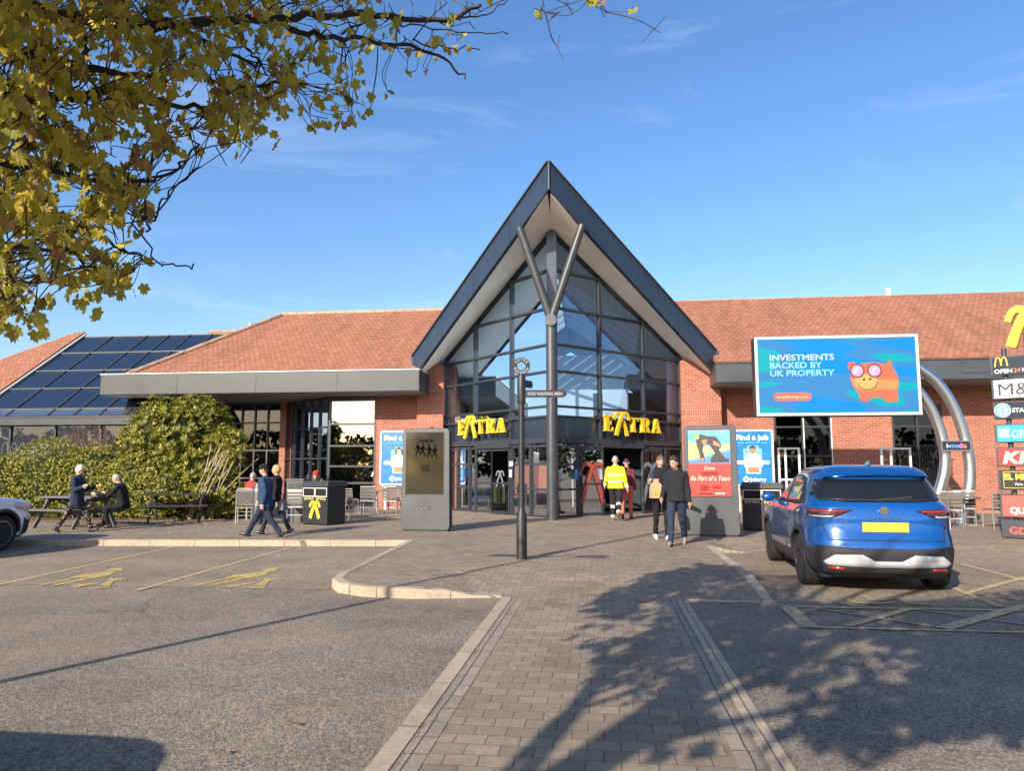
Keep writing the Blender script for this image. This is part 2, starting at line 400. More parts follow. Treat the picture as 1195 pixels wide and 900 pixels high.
def extra_sign(name, label, o, right):
    t = thing(name, label, 'sign', o, 0)
    M = face_frame((0, 0, 0), right); y = V((0, 0, 1)).cross(V(right))
    x = 0
    for ch, w, h, dz in (('E', .42, .5, 0), ('X', .66, .74, -.13), ('T', .5, .47, 0), ('R', .5, .47, 0), ('A', .5, .47, 0)):
        if ch == 'X': ribbons(M @ TR(x + .3, dz, .06), .74, m['ext_yellow'], m['ext_side'], t, ext=.035, w=.17)
        else:
            lo = [[(p[0] * h * 1.02, p[1] * h) for p in lp] for lp in SERIF[ch]]
            put('letter', flat(lo, .055), M @ TR(x, dz, .0), m['ext_yellow'], t, side=m['ext_side'])
        x += w + (.04 if ch != 'X' else .0)
    b = MB(M)
    for zz in (.1, .36): b.box((x / 2, zz, -.1), (x, .04, .05))
    b.build('mounting_rail', m['dark_metal'], t)
    return t

# ------------------------------------------------------------------ people
class Fig:
    def __init__(s): s.bm = bmesh.new(); s.mats = []; s.prims = []
    def mi(s, mat):
        if mat not in s.mats: s.mats.append(mat)
        return s.mats.index(mat)
    def cap(s, p0, r0, p1, r1, mat, flatx=None):
        b = MB(); p0, p1 = V(p0), V(p1); d = (p1 - p0); L = d.length; d = d / L
        pts = [p0 - d * r0 * .94, p0 - d * r0 * .7, p0 - d * r0 * .25] + [p0 + d * L * t for t in (0, .25, .5, .75, 1)] + [p1 + d * r1 * .25, p1 + d * r1 * .7, p1 + d * r1 * .94]
        rr = [r0 * .33, r0 * .71, r0 * .97] + [r0 + (r1 - r0) * t for t in (0, .25, .5, .75, 1)] + [r1 * .97, r1 * .71, r1 * .33]
        b.tube(pts, rr, 14); s.take(b, mat)
    def ell(s, c, r, mat, R=None):
        b = MB(); b.ell(c, r, R, 18, 11); s.take(b, mat)
    def rings(s, rs, mat):   # (centre, rx, ry)
        b = MB(); b.loft([[V((c[0] + rx * cos(2 * pi * k / 18), c[1] + ry * sin(2 * pi * k / 18), c[2])) for k in range(18)] for c, rx, ry in rs]); s.take(b, mat)
    def take(s, b, mat):
        bmesh.ops.recalc_face_normals(b.bm, faces=b.bm.faces)
        i = s.mi(mat); vm = {}
        for v in b.bm.verts: vm[v] = s.bm.verts.new(v.co)
        for f in b.bm.faces:
            q = s.bm.faces.new([vm[v] for v in f.verts]); q.material_index = i
        b.bm.free()
    def build(s, name, parent, zoff=0, vox=.009):
        me = bpy.data.meshes.new('src'); s.bm.to_mesh(me)
        bv = BVHTree.FromBMesh(s.bm); s.bm.faces.ensure_lookup_table(); mids = [f.material_index for f in s.bm.faces]
        ob = bpy.data.objects.new('src', me); COL.objects.link(ob)
        r = ob.modifiers.new('r', 'REMESH'); r.mode = 'VOXEL'; r.voxel_size = vox
        sm = ob.modifiers.new('s', 'SMOOTH'); sm.iterations = 2; sm.factor = .5
        dg = bpy.context.evaluated_depsgraph_get(); dg.update()
        out = bpy.data.meshes.new_from_object(ob.evaluated_get(dg)); out.name = name
        bpy.data.objects.remove(ob); bpy.data.meshes.remove(me)
        out.materials.clear()
        for q in s.mats: out.materials.append(q)
        for p in out.polygons:
            h = bv.find_nearest(p.center)
            p.material_index = mids[h[2]] if h[2] is not None else 0
            p.use_smooth = True
        amp = [0 if q.name.startswith(('skin', 'dark_eye', 'lip', 'reflective')) or 'shoe' in q.name else .009 for q in s.mats]
        va = [0.] * len(out.vertices)
        for p in out.polygons:
            for i in p.vertices: va[i] = max(va[i], amp[p.material_index]) if amp[p.material_index] else va[i] * .3
        nz_ = mnoise.noise; co_ = [v.co.copy() for v in out.vertices]; no_ = [v.normal.copy() for v in out.vertices]; flat_ = []
        for c_, n_, a in zip(co_, no_, va):
            if a: q = c_ * 15; c_ = c_ + n_ * a * (1.2 * nz_(V((q.x, q.y, q.z * .55))) + .5 * nz_(q * 2.3))
            flat_ += list(c_)
        out.vertices.foreach_set('co', flat_); out.update()
        s.bm.free()
        return link(name, out, parent)

def cloth(name, col, var=.15, rough=.85): return pm(name, col, rough, 0, .2, var, 14, bump=.5, bs=26)
SKIN = m['skin']; EYE = pm('dark_eye', (.02, .015, .012), .3); LIP = pm('lip', (.38, .15, .12), .5)
def person(label, loc, face, h=1.75, top=None, legs=None, shoes=None, hairmat=None, skin=SKIN, L=(0, 0), R=(0, 0), LA=(0, 10, 6), RA=(0, 10, 6),
           lean=0, sit=None, head=(0, 0), coat=0., bulk=1., hair='short', hood=False, belt=None, cuff=None, hat=None, bands=(), group=None, sleeve=None, hipz=None):
    """faces -Y locally; L,R=(thigh pitch, knee bend); LA,RA=(shoulder pitch, elbow bend, spread)"""
    t = thing('person', label, 'person', loc, face, group)
    f = Fig(); s = h / 1.75; top = top; sk = skin; sleeve = sleeve or top
    def D(p): a = radians(p); return V((0, -sin(a), -cos(a)))
    hz = .92 * s; th, sh = .425 * s, .42 * s
    ank = []
    for sx, (a, k) in ((-1, R), (1, L)):
        kn = V((0, 0, 0)) + D(a) * th; ank.append((kn + D(a - k) * sh).z)
    low = min(ank); hz = (-low + .075 * s) if hipz is None else hipz
    B = Matrix.Translation((0, 0, hz)) @ Matrix.Rotation(radians(lean), 4, 'X')
    UP = lambda x, y, z: B @ V((x * s, y * s, z * s))
    bw = bulk
    # legs
    feet = []
    for sx, (a, k) in ((-1, R), (1, L)):
        hip = V((sx * .088 * s, 0, hz)); kn = hip + D(a) * th; an = kn + D(a - k) * sh
        f.cap(hip, .088 * s * bw, kn, .062 * s * bw, legs)
        f.cap(kn, .06 * s * bw, an, .045 * s * bw ** .5, legs)
        f.cap(an + D(a - k) * -.12 * s, .056 * s * bw ** .5, an + D(a - k) * -.01, .052 * s, legs)   # trouser cuff
        for (q0, q1, bm_) in bands:
            p0 = kn.lerp(an, q0); p1 = kn.lerp(an, q1); f.cap(p0, (.06 - .015 * q0) * s * bw ** .8 + .004, p1, (.06 - .015 * q1) * s * bw ** .8 + .004, bm_)
        tilt = (a - k) if (a - k) < -5 else (a - k) * .6
        fd = V((0, -cos(radians(tilt)), -sin(radians(-tilt)) * -1)) if True else None
        fd = V((0, -cos(radians(tilt)), sin(radians(tilt))))
        heel = an + D(tilt) * .03 * s - fd * .045 * s; toe = an + D(tilt) * .045 * s + fd * .15 * s
        f.cap(heel, .043 * s, heel + fd * .09 * s, .045 * s, shoes); f.cap(heel + fd * .08 * s, .044 * s, toe, .033 * s, shoes)
        feet.append(an)
    # torso
    f.rings([(UP(0, 0, -.08), .12 * s * bw, .095 * s * bw), (UP(0, 0, .0), .165 * s * bw, .115 * s * bw), (UP(0, 0, .1), .16 * s * bw, .115 * s * bw)], legs)
    tr = [(UP(0, .0, .04), .165 * s * bw, .12 * s * bw), (UP(0, 0, .14), .16 * s * bw, .12 * s * bw), (UP(0, .005, .26), .17 * s * bw, .125 * s * bw), (UP(0, .01, .38), .185 * s * bw, .13 * s * bw), (UP(0, .012, .46), .18 * s * bw, .115 * s * bw), (UP(0, .015, .51), .13 * s, .085 * s), (UP(0, .012, .55), .07 * s, .065 * s)]
    if coat: tr = [(UP(0, 0, -coat), .18 * s * bw, .15 * s * bw), (UP(0, 0, -coat * .5), .178 * s * bw, .142 * s * bw)] + tr
    f.rings(tr, top)
    if hood: f.ell(UP(0, .09, .52), (.13 * s, .075 * s, .08 * s), top)
    for bz0, bz1, bm_ in (belt or ()):
        f.rings([(UP(0, .004, bz0), .176 * s * bw, .132 * s * bw), (UP(0, .004, bz1), .178 * s * bw, .134 * s * bw)], bm_)
    # arms
    hands = []
    for sx, (a, e, sp) in ((-1, RA), (1, LA)):
        shd = UP(sx * .158 * bw ** .6, .01, .45)
        rot = Matrix.Rotation(-sx * radians(sp), 3, 'Y')
        d1 = rot @ D(a); el = shd + d1 * .275 * s
        inw = Matrix.Rotation(sx * radians(18 if e > 40 else 0), 3, 'Z')
        d2 = inw @ (rot @ D(a + e)); wr = el + d2 * .245 * s
        f.cap(shd, .058 * s * bw, el, .052 * s * bw, sleeve); f.cap(el, .052 * s * bw, wr, .04 * s * bw ** .5, sleeve)
        if cuff: f.cap(el.lerp(wr, .72), .049 * s * bw, el.lerp(wr, .9), .048 * s * bw, cuff)
        pm_ = wr + d2 * .07 * s
        x_ = V((sx, 0, 0)); side = (x_ - d2 * d2.dot(x_)).normalized(); fwd = d2.cross(side).normalized()
        if fwd.y > 0: fwd = -fwd
        f.cap(wr, .026 * s, pm_, .03 * s, sk); f.ell(wr + d2 * .055 * s, (.036 * s, .036 * s, .036 * s), sk)
        for i, (off, ln) in enumerate(((-.027, .06), (-.009, .07), (.009, .066), (.026, .052))):
            b0 = pm_ + fwd * off * -1 * s + d2 * .01; m1 = b0 + d2 * ln * .55 * s; m2 = m1 + (d2 * .7 - side * .7).normalized() * ln * .55 * s
            f.cap(b0, .0105 * s, m1, .0095 * s, sk); f.cap(m1, .0095 * s, m2, .0085 * s, sk)
        tb = wr + d2 * .03 * s + fwd * .022 * s; tm = tb + (fwd + d2 * .7).normalized() * .04 * s
        f.cap(tb, .013 * s, tm, .011 * s, sk); f.cap(tm, .011 * s, tm + (d2 - side * .3).normalized() * .03 * s, .009 * s, sk)
        hands.append((wr, pm_ + d2 * .03, d2))
    # neck and head
    HM = B @ Matrix.Translation((0, .0, .535 * s)) @ Matrix.Rotation(radians(head[1]), 4, 'Z') @ Matrix.Rotation(radians(head[0]), 4, 'X')
    HP = lambda x, y, z: HM @ V((x * s, y * s, z * s)); R3 = HM.to_3x3()
    f.cap(UP(0, .015, .5), .056 * s, HP(0, -.005, .07), .052 * s, sk)
    f.ell(HP(0, -.012, .155), (.076 * s, .094 * s, .112 * s), sk, R3); f.ell(HP(0, -.045, .095), (.055 * s, .058 * s, .06 * s), sk, R3)
    f.cap(HP(0, -.1, .16), .011 * s, HP(0, -.117, .128), .016 * s, sk)
    for sx in (-1, 1):
        f.ell(HP(sx * .077, .0, .145), (.012 * s, .024 * s, .034 * s), sk, R3)
        f.ell(HP(sx * .031, -.1, .165), (.015 * s, .009 * s, .009 * s), EYE, R3)
    f.ell(HP(0, -.1, .085), (.026 * s, .012 * s, .009 * s), LIP, R3)
    f.build('body', t, vox=.009)
    # hair / hat
    if hair:
        b = MB(); rr = random.Random(sum(map(ord, label)))
        rings = []
        N = 44; Kk = 22; so_ = V((rr.random() * 9, 0, 0))
        for i in range(Kk):
            ring = []
            for k in range(N):
                a = 2 * pi * k / N; back = (1 + sin(a)) / 2     # back = +y
                lowt = radians({'short': 12 - 42 * back, 'bob': 20 - 95 * back ** .7, 'curly': 32 - 70 * back, 'bald': 40 - 45 * back}[hair]) if True else 0
                tt = lowt + (pi / 2 - .02 - lowt) * i / (Kk - 1)
                fr = 5 if hair == 'curly' else 3.2; am = {'curly': .2, 'bob': .1, 'short': .07, 'bald': .02}[hair]; qn = V((cos(tt) * cos(a), cos(tt) * sin(a), sin(tt) * .6)) * fr + so_; g = {'curly': 1.16, 'bob': 1.1, 'short': 1.07, 'bald': 1.02}[hair] + am * (mnoise.noise(qn) + .6 * mnoise.noise(qn * 2.7))
                if hair == 'bob' and tt < -.9: tt_ = -.9; dz = (tt + .9) * .08
                else: tt_ = tt; dz = 0
                p = V((.079 * cos(tt_) * cos(a) * g, .096 * cos(tt_) * sin(a) * g - .008, .155 + .112 * sin(tt_) * g + dz))
                ring.append(HM @ (p * s))
            rings.append(ring)
        b.loft(rings); b.build('hair', hairmat, t, smooth=70)
    if hat:
        b = MB(); prof = [(.102, .17), (.106, .19), (.104, .23), (.085, .265), (.045, .285), (.01, .29)]
        b.loft([[HM @ (V((r * .92 * cos(2 * pi * k / 20), r * 1.08 * sin(2 * pi * k / 20) - .01, z)) * s) for k in range(20)] for r, z in prof])
        if hat[1]: b.loft([[HM @ (V((x, y - .1, z)) * s) for x, y, z in ((-.07, 0, .185), (.07, 0, .185), (.05, -.08, .165), (-.05, -.08, .165))], [HM @ (V((x, y - .1, z)) * s) for x, y, z in ((-.07, 0, .195), (.07, 0, .195), (.05, -.08, .173), (-.05, -.08, .173))]])
        b.build('cap', hat[0], t, smooth=50)
    return t, hands, HM

# ------------------------------------------------------------------ cars
def wheel_mesh(parent, x, y, sx, r=.345, wdt=.235, name='wheel', rimm=None):
    t = MB(); w = wdt / 2
    prof = [(r * .64, -w), (r * .82, -w * 1.04), (r * .95, -w * .92), (r, -w * .62), (r, -w * .22), (r * .985, -w * .2), (r * .985, -w * .12), (r, -w * .1), (r, w * .1), (r * .985, w * .12), (r * .985, w * .2), (r, w * .22), (r, w * .62), (r * .95, w * .92), (r * .82, w * 1.04), (r * .64, w)]
    t.lathe(prof, (x, y, r), 36, 'x'); wo = t.build(name, m['rubber'], parent, smooth=35)
    b = MB(); xo = x + sx * w * .72
    b.mi = 1; b.lathe([(r * .66, xo - sx * .1 - x), (r * .66, xo - sx * .09 - x)], (x, y, r), 30, 'x'); b.mi = 0
    b.lathe([(r * .6, sx * w * .6), (r * .66, sx * w * .6), (r * .67, sx * w * 1.0), (r * .63, sx * w * 1.02), (r * .6, sx * w * .8)], (x, y, r), 32, 'x')
    for k in range(5):
        for d in (-.13, .13):
            a = 2 * pi * k / 5 + .3; a2 = a + d * 1.25
            p0 = V((xo + sx * .012, y + r * .12 * cos(a), r + r * .12 * sin(a))); p1 = V((xo + sx * .002, y + r * .63 * cos(a2), r + r * .63 * sin(a2)))
            b.bar(p0, p1, .034, .03, (1, 0, 0))
    b.lathe([(.001, sx * (w * .72 + .03)), (.05, sx * (w * .72 + .028)), (.06, sx * (w * .72 - .01))], (x, y, r), 16, 'x')
    b.build('rim', [rimm or m['alloy'], m['black']], wo, smooth=40)
m['alloy'] = pm('wheel_alloy', (.16, .16, .17), .35, .8)
m['alloy_light'] = pm('wheel_silver', (.42, .42, .43), .35, .8)
m['car_glass'] = pm('car_window_glass', (.008, .009, .011), .03, 0, .6)
m['lamp_red'] = pm('tail_lamp_red', (.3, .02, .015), .12, 0, .6, coat=.6)
m['lamp_dark'] = pm('tail_lamp_smoked', (.05, .012, .012), .12, 0, .6, coat=.6)
m['lamp_clear'] = pm('lamp_clear', (.5, .5, .5), .12, .4, .6, coat=.6)
m['plate'] = pm('plate_yellow', (.5, .38, .04), .5)
m['chrome'] = pm('chrome', (.7, .7, .7), .12, 1)
m['skid'] = pm('silver_bumper_trim', (.5, .5, .5), .4, .3)
m['cladding'] = pm('black_cladding', (.022, .022, .024), .6, 0, .4)

LEV = [(.22, .14, 4.28, .80), (.27, .06, 4.36, .86), (.36, .02, 4.40, .895), (.5, .0, 4.42, .912), (.6, .005, 4.42, .918), (.68, .03, 4.40, .915), (.76, .065, 4.37, .908), (.84, .085, 4.33, .905), (.9, .085, 4.22, .91), (.96, .09, 4.0, .91), (1.01, .1, 3.6, .9), (1.05, .11, 3.2, .885), (1.09, .13, 2.98, .868), (1.14, .16, 2.86, .848), (1.22, .21, 2.7, .815), (1.32, .28, 2.5, .77), (1.42, .35, 2.28, .725), (1.49, .38, 2.1, .69), (1.54, .4, 1.98, .655), (1.575, .46, 1.88, .6), (1.6, .62, 1.75, .5), (1.614, .9, 1.5, .3)]
def car(name, label, loc, rz, paintm, lev=LEV, wb=(.85, 3.51), group=None, tailcar=True, rimm=None, scale=1, plate=True):
    t = thing(name, label, 'car', loc, rz, group)
    b = MB(); N = 72; rings = []
    for z, yr, yf, w in lev:
        c = (yr + yf) / 2; hl = (yf - yr) / 2; ring = []
        for k in range(N):
            a = 2 * pi * (k + .5) / N; cs, sn = cos(a), sin(a); n = 6.5 if z < 1.1 else 5.0
            # even spread along the superellipse
            ring.append(V((w * copysign(abs(cs) ** (2 / n), cs), c + hl * copysign(abs(sn) ** (2 / n), sn), z)))
        # resample by arc length
        P = ring + [ring[0]]; Ls = [0]
        for i in range(N): Ls.append(Ls[-1] + (P[i + 1] - P[i]).length)
        out = []; j = 0
        for k in range(N):
            q = Ls[-1] * k / N
            while Ls[j + 1] < q: j += 1
            u = (q - Ls[j]) / max(1e-9, Ls[j + 1] - Ls[j]); out.append(P[j].lerp(P[j + 1], u))
        rings.append(out)
    b.loft(rings); me = bpy.data.meshes.new('src'); bmesh.ops.recalc_face_normals(b.bm, faces=b.bm.faces); b.bm.to_mesh(me); 
    bvh = BVHTree.FromBMesh(b.bm); b.bm.free()
    ob = bpy.data.objects.new('src', me); COL.objects.link(ob)
    cut = MB()
    for y in wb:
        for sx in (-1, 1): cut.lathe([(.40, sx * .55), (.40, sx * 1.1)], (0, y, .345), 40, 'x')
    cme = bpy.data.meshes.new('cut'); bmesh.ops.recalc_face_normals(cut.bm, faces=cut.bm.faces); cut.bm.to_mesh(cme); cut.bm.free()
    co = bpy.data.objects.new('cut', cme); COL.objects.link(co)
    bo = ob.modifiers.new('b', 'BOOLEAN'); bo.object = co; bo.operation = 'DIFFERENCE'; bo.solver = 'EXACT'
    dg = bpy.context.evaluated_depsgraph_get(); dg.update(); out = bpy.data.meshes.new_from_object(ob.evaluated_get(dg)); out.name = 'body'
    bpy.data.objects.remove(ob); bpy.data.objects.remove(co)
    out.materials.clear(); out.materials.append(paintm); out.materials.append(m['cladding'])
    for p in out.polygons:
        c = p.center; p.use_smooth = True
        inside = any((c.y - y) ** 2 + (c.z - .345) ** 2 < .405 ** 2 for y in wb) and abs(c.x) < .905
        p.material_index = 1 if (c.z < .3 or (inside and c.z < .8)) else 0
    out.set_sharp_from_angle(angle=radians(35))
    body = link('body', out, t)
    def patch(pname, poly, view, mat, off=.004, parent=None, step=.05):
        bm = bmesh.new(); bm.faces.new([bm.verts.new((p[0], p[1], 0)) for p in poly])
        for ax in (0, 1):
            lo = min(p[ax] for p in poly); hi = max(p[ax] for p in poly); q = lo + step
            while q < hi:
                pl = [0, 0, 0]; pl[ax] = q; nn = [0, 0, 0]; nn[ax] = 1
                bmesh.ops.bisect_plane(bm, geom=bm.verts[:] + bm.edges[:] + bm.faces[:], plane_co=pl, plane_no=nn); q += step
        kill = []
        for v in bm.verts:
            a, c = v.co.x, v.co.y
            o, d = {'rear': (V((a, -2, c)), V((0, 1, 0))), 'front': (V((a, 7, c)), V((0, -1, 0))), 'left': (V((-3, a, c)), V((1, 0, 0))), 'right': (V((3, a, c)), V((-1, 0, 0))), 'top': (V((a, c, 4)), V((0, 0, -1)))}[view]
            h = bvh.ray_cast(o, d)
            if h[0] is None: kill.append(v)
            else:
                n = h[1] if h[1].dot(d) < 0 else -h[1]; v.co = h[0] + (n - d).normalized() * off
        bmesh.ops.delete(bm, geom=kill, context='VERTS')
        pme = bpy.data.meshes.new(pname); bmesh.ops.recalc_face_normals(bm, faces=bm.faces); bm.to_mesh(pme); bm.free()
        pme.materials.append(mat)
        for p in pme.polygons: p.use_smooth = True
        o = link(pname, pme, parent or t)
        sd = o.modifiers.new('thick', 'SOLIDIFY'); sd.thickness = .006; sd.offset = 0
        return o
    mirror = lambda poly: [(-x, z) for x, z in poly][::-1]
    # side glazing, sills, arches
    for view, sx in (('left', -1), ('right', 1)):
        sh_ = [(.62, 1.1), (.95, 1.075), (2.86, 1.06), (2.62, 1.2), (2.32, 1.36), (2.0, 1.45), (1.3, 1.475), (.95, 1.43)]
        patch('window_surround', sh_, view, m['black'], .003)
        w1 = patch('side_window', [(.78, 1.11), (1.62, 1.09), (1.66, 1.44), (1.3, 1.445), (1.0, 1.4)], view, m['car_glass'], .008)
        w2 = patch('side_window', [(1.72, 1.09), (2.62, 1.08), (2.3, 1.32), (2.0, 1.42), (1.74, 1.44)], view, m['car_glass'], .008)
        patch('sill_cladding', [(1.24, .24), (3.1, .24), (3.1, .4), (1.24, .42)], view, m['cladding'], .008)
        for y in wb:
            arc = [(y + .46 * cos(pi * k / 12), .345 + .46 * sin(pi * k / 12)) for k in range(13)] + [(y - .395 * cos(pi * k / 12), .345 + .395 * sin(pi * k / 12)) for k in range(13)]
            patch('wheel_arch', arc, view, m['cladding'], .008)
        for yy in ((1.69, 1.06, .42), (2.78, 1.03, .42), (.98, .92, .8)):
            patch('door_seam', [(yy[0] - .006, yy[2]), (yy[0] + .006, yy[2]), (yy[0] + .006, yy[1]), (yy[0] - .006, yy[1])], view, m['black'], .002)
        for yy in (1.42, 2.42):
            hh = MB(); px = bvh.ray_cast(V((sx * 3, yy, .96)), V((-sx, 0, 0)))[0]
            hh.box(px + V((sx * .018, 0, 0)), (.03, .19, .028)); hh.build('door_handle', paintm, t, smooth=40, bevel=.008)
        mr = MB(); px = bvh.ray_cast(V((sx * 3, 2.66, 1.05)), V((-sx, 0, 0)))[0]
        mr.ell(px + V((sx * .12, .02, .06)), (.11, .07, .075)); mr.bar(px, px + V((sx * .08, .02, .03)), .04, .05); mr.build('wing_mirror', paintm, t, smooth=60)
        patch('headlight', [(3.72, .83), (4.2, .7), (4.33, .72), (4.3, .82), (4.0, .9), (3.76, .9)], view, m['lamp_clear'], .006)
        patch('front_bumper_cladding', [(4.02, .3), (4.42, .3), (4.42, .58), (4.15, .56), (4.03, .62)], view, m['cladding'], .006)
    # rear
    patch('rear_window', [(-.7, 1.42), (.7, 1.42), (.775, 1.22), (.72, 1.16), (.4, 1.135), (-.4, 1.135), (-.72, 1.16), (-.775, 1.22)], 'rear', m['car_glass'], .006)
    sp = MB(); sp.loft([[V((x * q, y + .1 * x ** 6, z - .035 * x ** 4)) for x in (-1, -.9, -.5, 0, .5, .9, 1)] for q, y, z in ((.63, .46, 1.47), (.635, .33, 1.465), (.63, .285, 1.485), (.62, .33, 1.53), (.6, .5, 1.59), (.5, .75, 1.606))], cap=False, closed=False)
    sp.build('spoiler', paintm, t, smooth=45)
    patch('rear_bumper', [(-.9, .24), (.9, .24), (.9, .56), (.72, .6), (.4, .575), (-.4, .575), (-.72, .6), (-.9, .56)], 'rear', m['cladding'], .008)
    for view in ('left', 'right'): patch('rear_bumper', [(.0, .24), (.5, .24), (.47, .5), (.4, .56), (.0, .56)], view, m['cladding'], .006)
    patch('bumper_trim', [(-.74, .40), (-.62, .49), (-.3, .5), (-.16, .42), (.16, .42), (.3, .5), (.62, .49), (.74, .40), (.7, .36), (.2, .345), (-.2, .345), (-.7, .36)], 'rear', m['skid'], .02)
    for sx in (-1, 1):
        fl = (lambda q: q) if sx > 0 else mirror
        o = patch('tail_light', fl([(.36, 1.04), (.6, 1.05), (.84, 1.05), (.86, .95), (.62, .935), (.55, .96)]), 'rear', m['lamp_dark'], .01)
        patch('lamp_strip', fl([(.42, 1.03), (.84, 1.035), (.84, 1.01), (.46, 1.012)]), 'rear', m['lamp_red'], .017, o)
        patch('lamp_lens', fl([(.58, .965), (.84, .965), (.84, .945), (.62, .943)]), 'rear', m['lamp_clear'], .017, o)
        patch('reflector', fl([(.5, .335), (.68, .34), (.68, .305), (.51, .3)]), 'rear', m['lamp_red'], .016)
    # tail lights wrap on to the sides
    for view in ('left', 'right'): patch('tail_light', [(.1, 1.05), (.42, 1.03), (.36, .97), (.12, .95)], view, m['lamp_dark'], .008)
    patch('tailgate_seam', [(-.66, .665), (.66, .665), (.66, .675), (-.66, .675)], 'rear', m['black'], .003)
    for sx in (-1, 1): patch('tailgate_seam', [(sx * .66 - .005, .67), (sx * .66 + .005, .67), (sx * .75 + .005, .94), (sx * .75 - .005, .94)], 'rear', m['black'], .003)
    y0 = bvh.ray_cast(V((0, -2, .83)), V((0, 1, 0)))[0].y
    p = MB(); p.box((0, y0 - .015, .83), (.54, .02, .12)); p.build('number_plate', m['plate'], t, bevel=.004)
    if tailcar:
        y1 = bvh.ray_cast(V((0, -2, 1.02)), V((0, 1, 0)))[0].y
        bd = put('badge', flat([circle((0, 0), .05)], .006), face_frame((0, y1 - .01, 1.035), (1, 0, 0)), m['chrome'], t)
        put('badge_bar', flat([rrect(-.062, -.014, .062, .014, .004)], .004), face_frame((0, y1 - .02, 1.035), (1, 0, 0)), m['chrome'], bd)
        textw('NISSAN', face_frame((-.045, y1 - .026, 1.029), (1, 0, 0)), .02, m['text_black'], bd, width=.09)
        textw('Q A S H Q A I', face_frame((-.21, y0 - .012, .935), (1, 0, 0)), .045, m['chrome'], t, width=.42)
        wp = MB(); wy = bvh.ray_cast(V((.1, -2, 1.17)), V((0, 1, 0)))[0].y
        wp.bar((-.05, wy - .02, 1.165), (.36, wy + .0, 1.2), .02, .03); wp.build('wiper', m['black'], t)
        an = MB(); an.loft([[V((-.02, .62, 1.59)), V((.02, .62, 1.59)), V((.02, .84, 1.6)), V((-.02, .84, 1.6))], [V((-.004, .6, 1.67)), V((.004, .6, 1.67)), V((.004, .66, 1.67)), V((-.004, .66, 1.67))]]); an.build('antenna', paintm, t)
    ex = MB(); ex.box((0, 2.1, .24), (1.5, 3.6, .12)); ex.build('underbody', m['black'], t)
    for y in wb:
        for sx in (-1, 1): wheel_mesh(t, sx * .78, y, sx, rimm=rimm)
    return t
# ================================================================== PEOPLE AND CARS (built first: they need the depsgraph)
ZP = .12   # pavement level
rgt = radians(97); lft = radians(-83)
hair_dark = pm('dark_hair', (.03, .02, .015), .6, bump=.6, bs=60); hair_grey = pm('grey_hair', (.3, .28, .26), .6, bump=.5, bs=60)
hair_white = pm('white_blonde_hair', (.55, .46, .35), .6, bump=.5, bs=60); hair_blonde = pm('blonde_hair', (.4, .26, .12), .6, bump=.5, bs=60); hair_brown = pm('brown_hair', (.1, .055, .03), .6, bump=.6, bs=60)
c_navy = cloth('navy_coat', (.018, .028, .05)); c_black = cloth('black_cloth', (.012, .012, .014)); c_blue = cloth('blue_quilted_coat', (.025, .05, .1)); c_trous = cloth('navy_trousers', (.02, .027, .042))
c_hiv = cloth('high_visibility_yellow', (.66, .62, .03), .1); c_grey = cloth('reflective_band', (.55, .56, .55), .05, .4); c_dgrey = cloth('grey_trim', (.1, .1, .08)); c_work = cloth('black_work_trousers', (.018, .018, .02))
c_orange = cloth('orange_trousers', (.55, .13, .07)); c_track = cloth('navy_tracksuit', (.022, .03, .055)); c_hood = cloth('black_hoodie', (.016, .017, .02)); c_red = cloth('red_jacket', (.35, .04, .03)); c_denim = cloth('dark_jeans', (.02, .03, .06))
def leopard():
    N = NM('patterned_leggings'); b = N.bsdf((.2, .15, .1), .8, 0, .2); v = N.n('ShaderNodeTexVoronoi'); v.inputs['Scale'].default_value = 28; N.l(N.objc(), v.inputs['Vector'])
    N.l(N.ramp(v.outputs['Distance'], [(.3, (.3, .24, .17)), (.45, (.012, .011, .01))]), b.inputs['Base Color']); return N.m
c_leo = leopard()
shoe_b = pm('black_shoe', (.012, .012, .012), .35); shoe_g = pm('grey_shoe', (.2, .18, .16), .7); shoe_w = pm('white_trainer', (.55, .55, .55), .6); boot = pm('tan_boot', (.16, .12, .08), .8)

person('person in navy winter coat and patterned leggings walking past the picnic table', (-12.0, 15.85, ZP), rgt, 1.63, c_navy, c_leo, shoe_b, hair_white, L=(26, 4), R=(-22, 14), LA=(14, 92, 4), RA=(10, 100, 4), coat=.2, bulk=1.12, hair='bob', head=(6, 0))
person('person in black jacket seated at the picnic table with arms on its top', (-11.72, 17.15, ZP), radians(-78), 1.74, c_black, c_black, shoe_b, hair_grey, L=(80, 95), R=(84, 75), LA=(40, 60, 8), RA=(44, 55, 6), hipz=.56, lean=16, bulk=1.1, hair='bald', head=(8, 0))
C_, hC, _ = person('person in blue quilted coat and dark cap striding left along the pavement', (-7.2, 15.3, ZP), lft, 1.66, c_blue, c_trous, shoe_b, hair_dark, L=(-20, 16), R=(30, 2), LA=(-14, 20, 7), RA=(12, 22, 8), coat=.14, bulk=1.2, hat=(c_black, True), lean=4)
D_, hD, _ = person('fair-haired person in black coat half hidden behind the striding walker', (-7.28, 15.98, ZP), lft, 1.6, c_black, c_trous, shoe_b, hair_blonde, L=(22, 4), R=(-18, 12), LA=(-16, 12, 6), RA=(14, 15, 6), coat=.14, bulk=1.05, hair='bob')
person('person in dark jacket seated behind the black litter bin, holding food', (-8.3, 20.9, ZP), radians(10), 1.75, c_black, c_denim, shoe_b, hair_brown, L=(82, 85), R=(82, 85), LA=(40, 100, 4), RA=(40, 100, 4), hipz=.58, lean=6, bulk=1.05, hat=(c_red, False), hair=None)
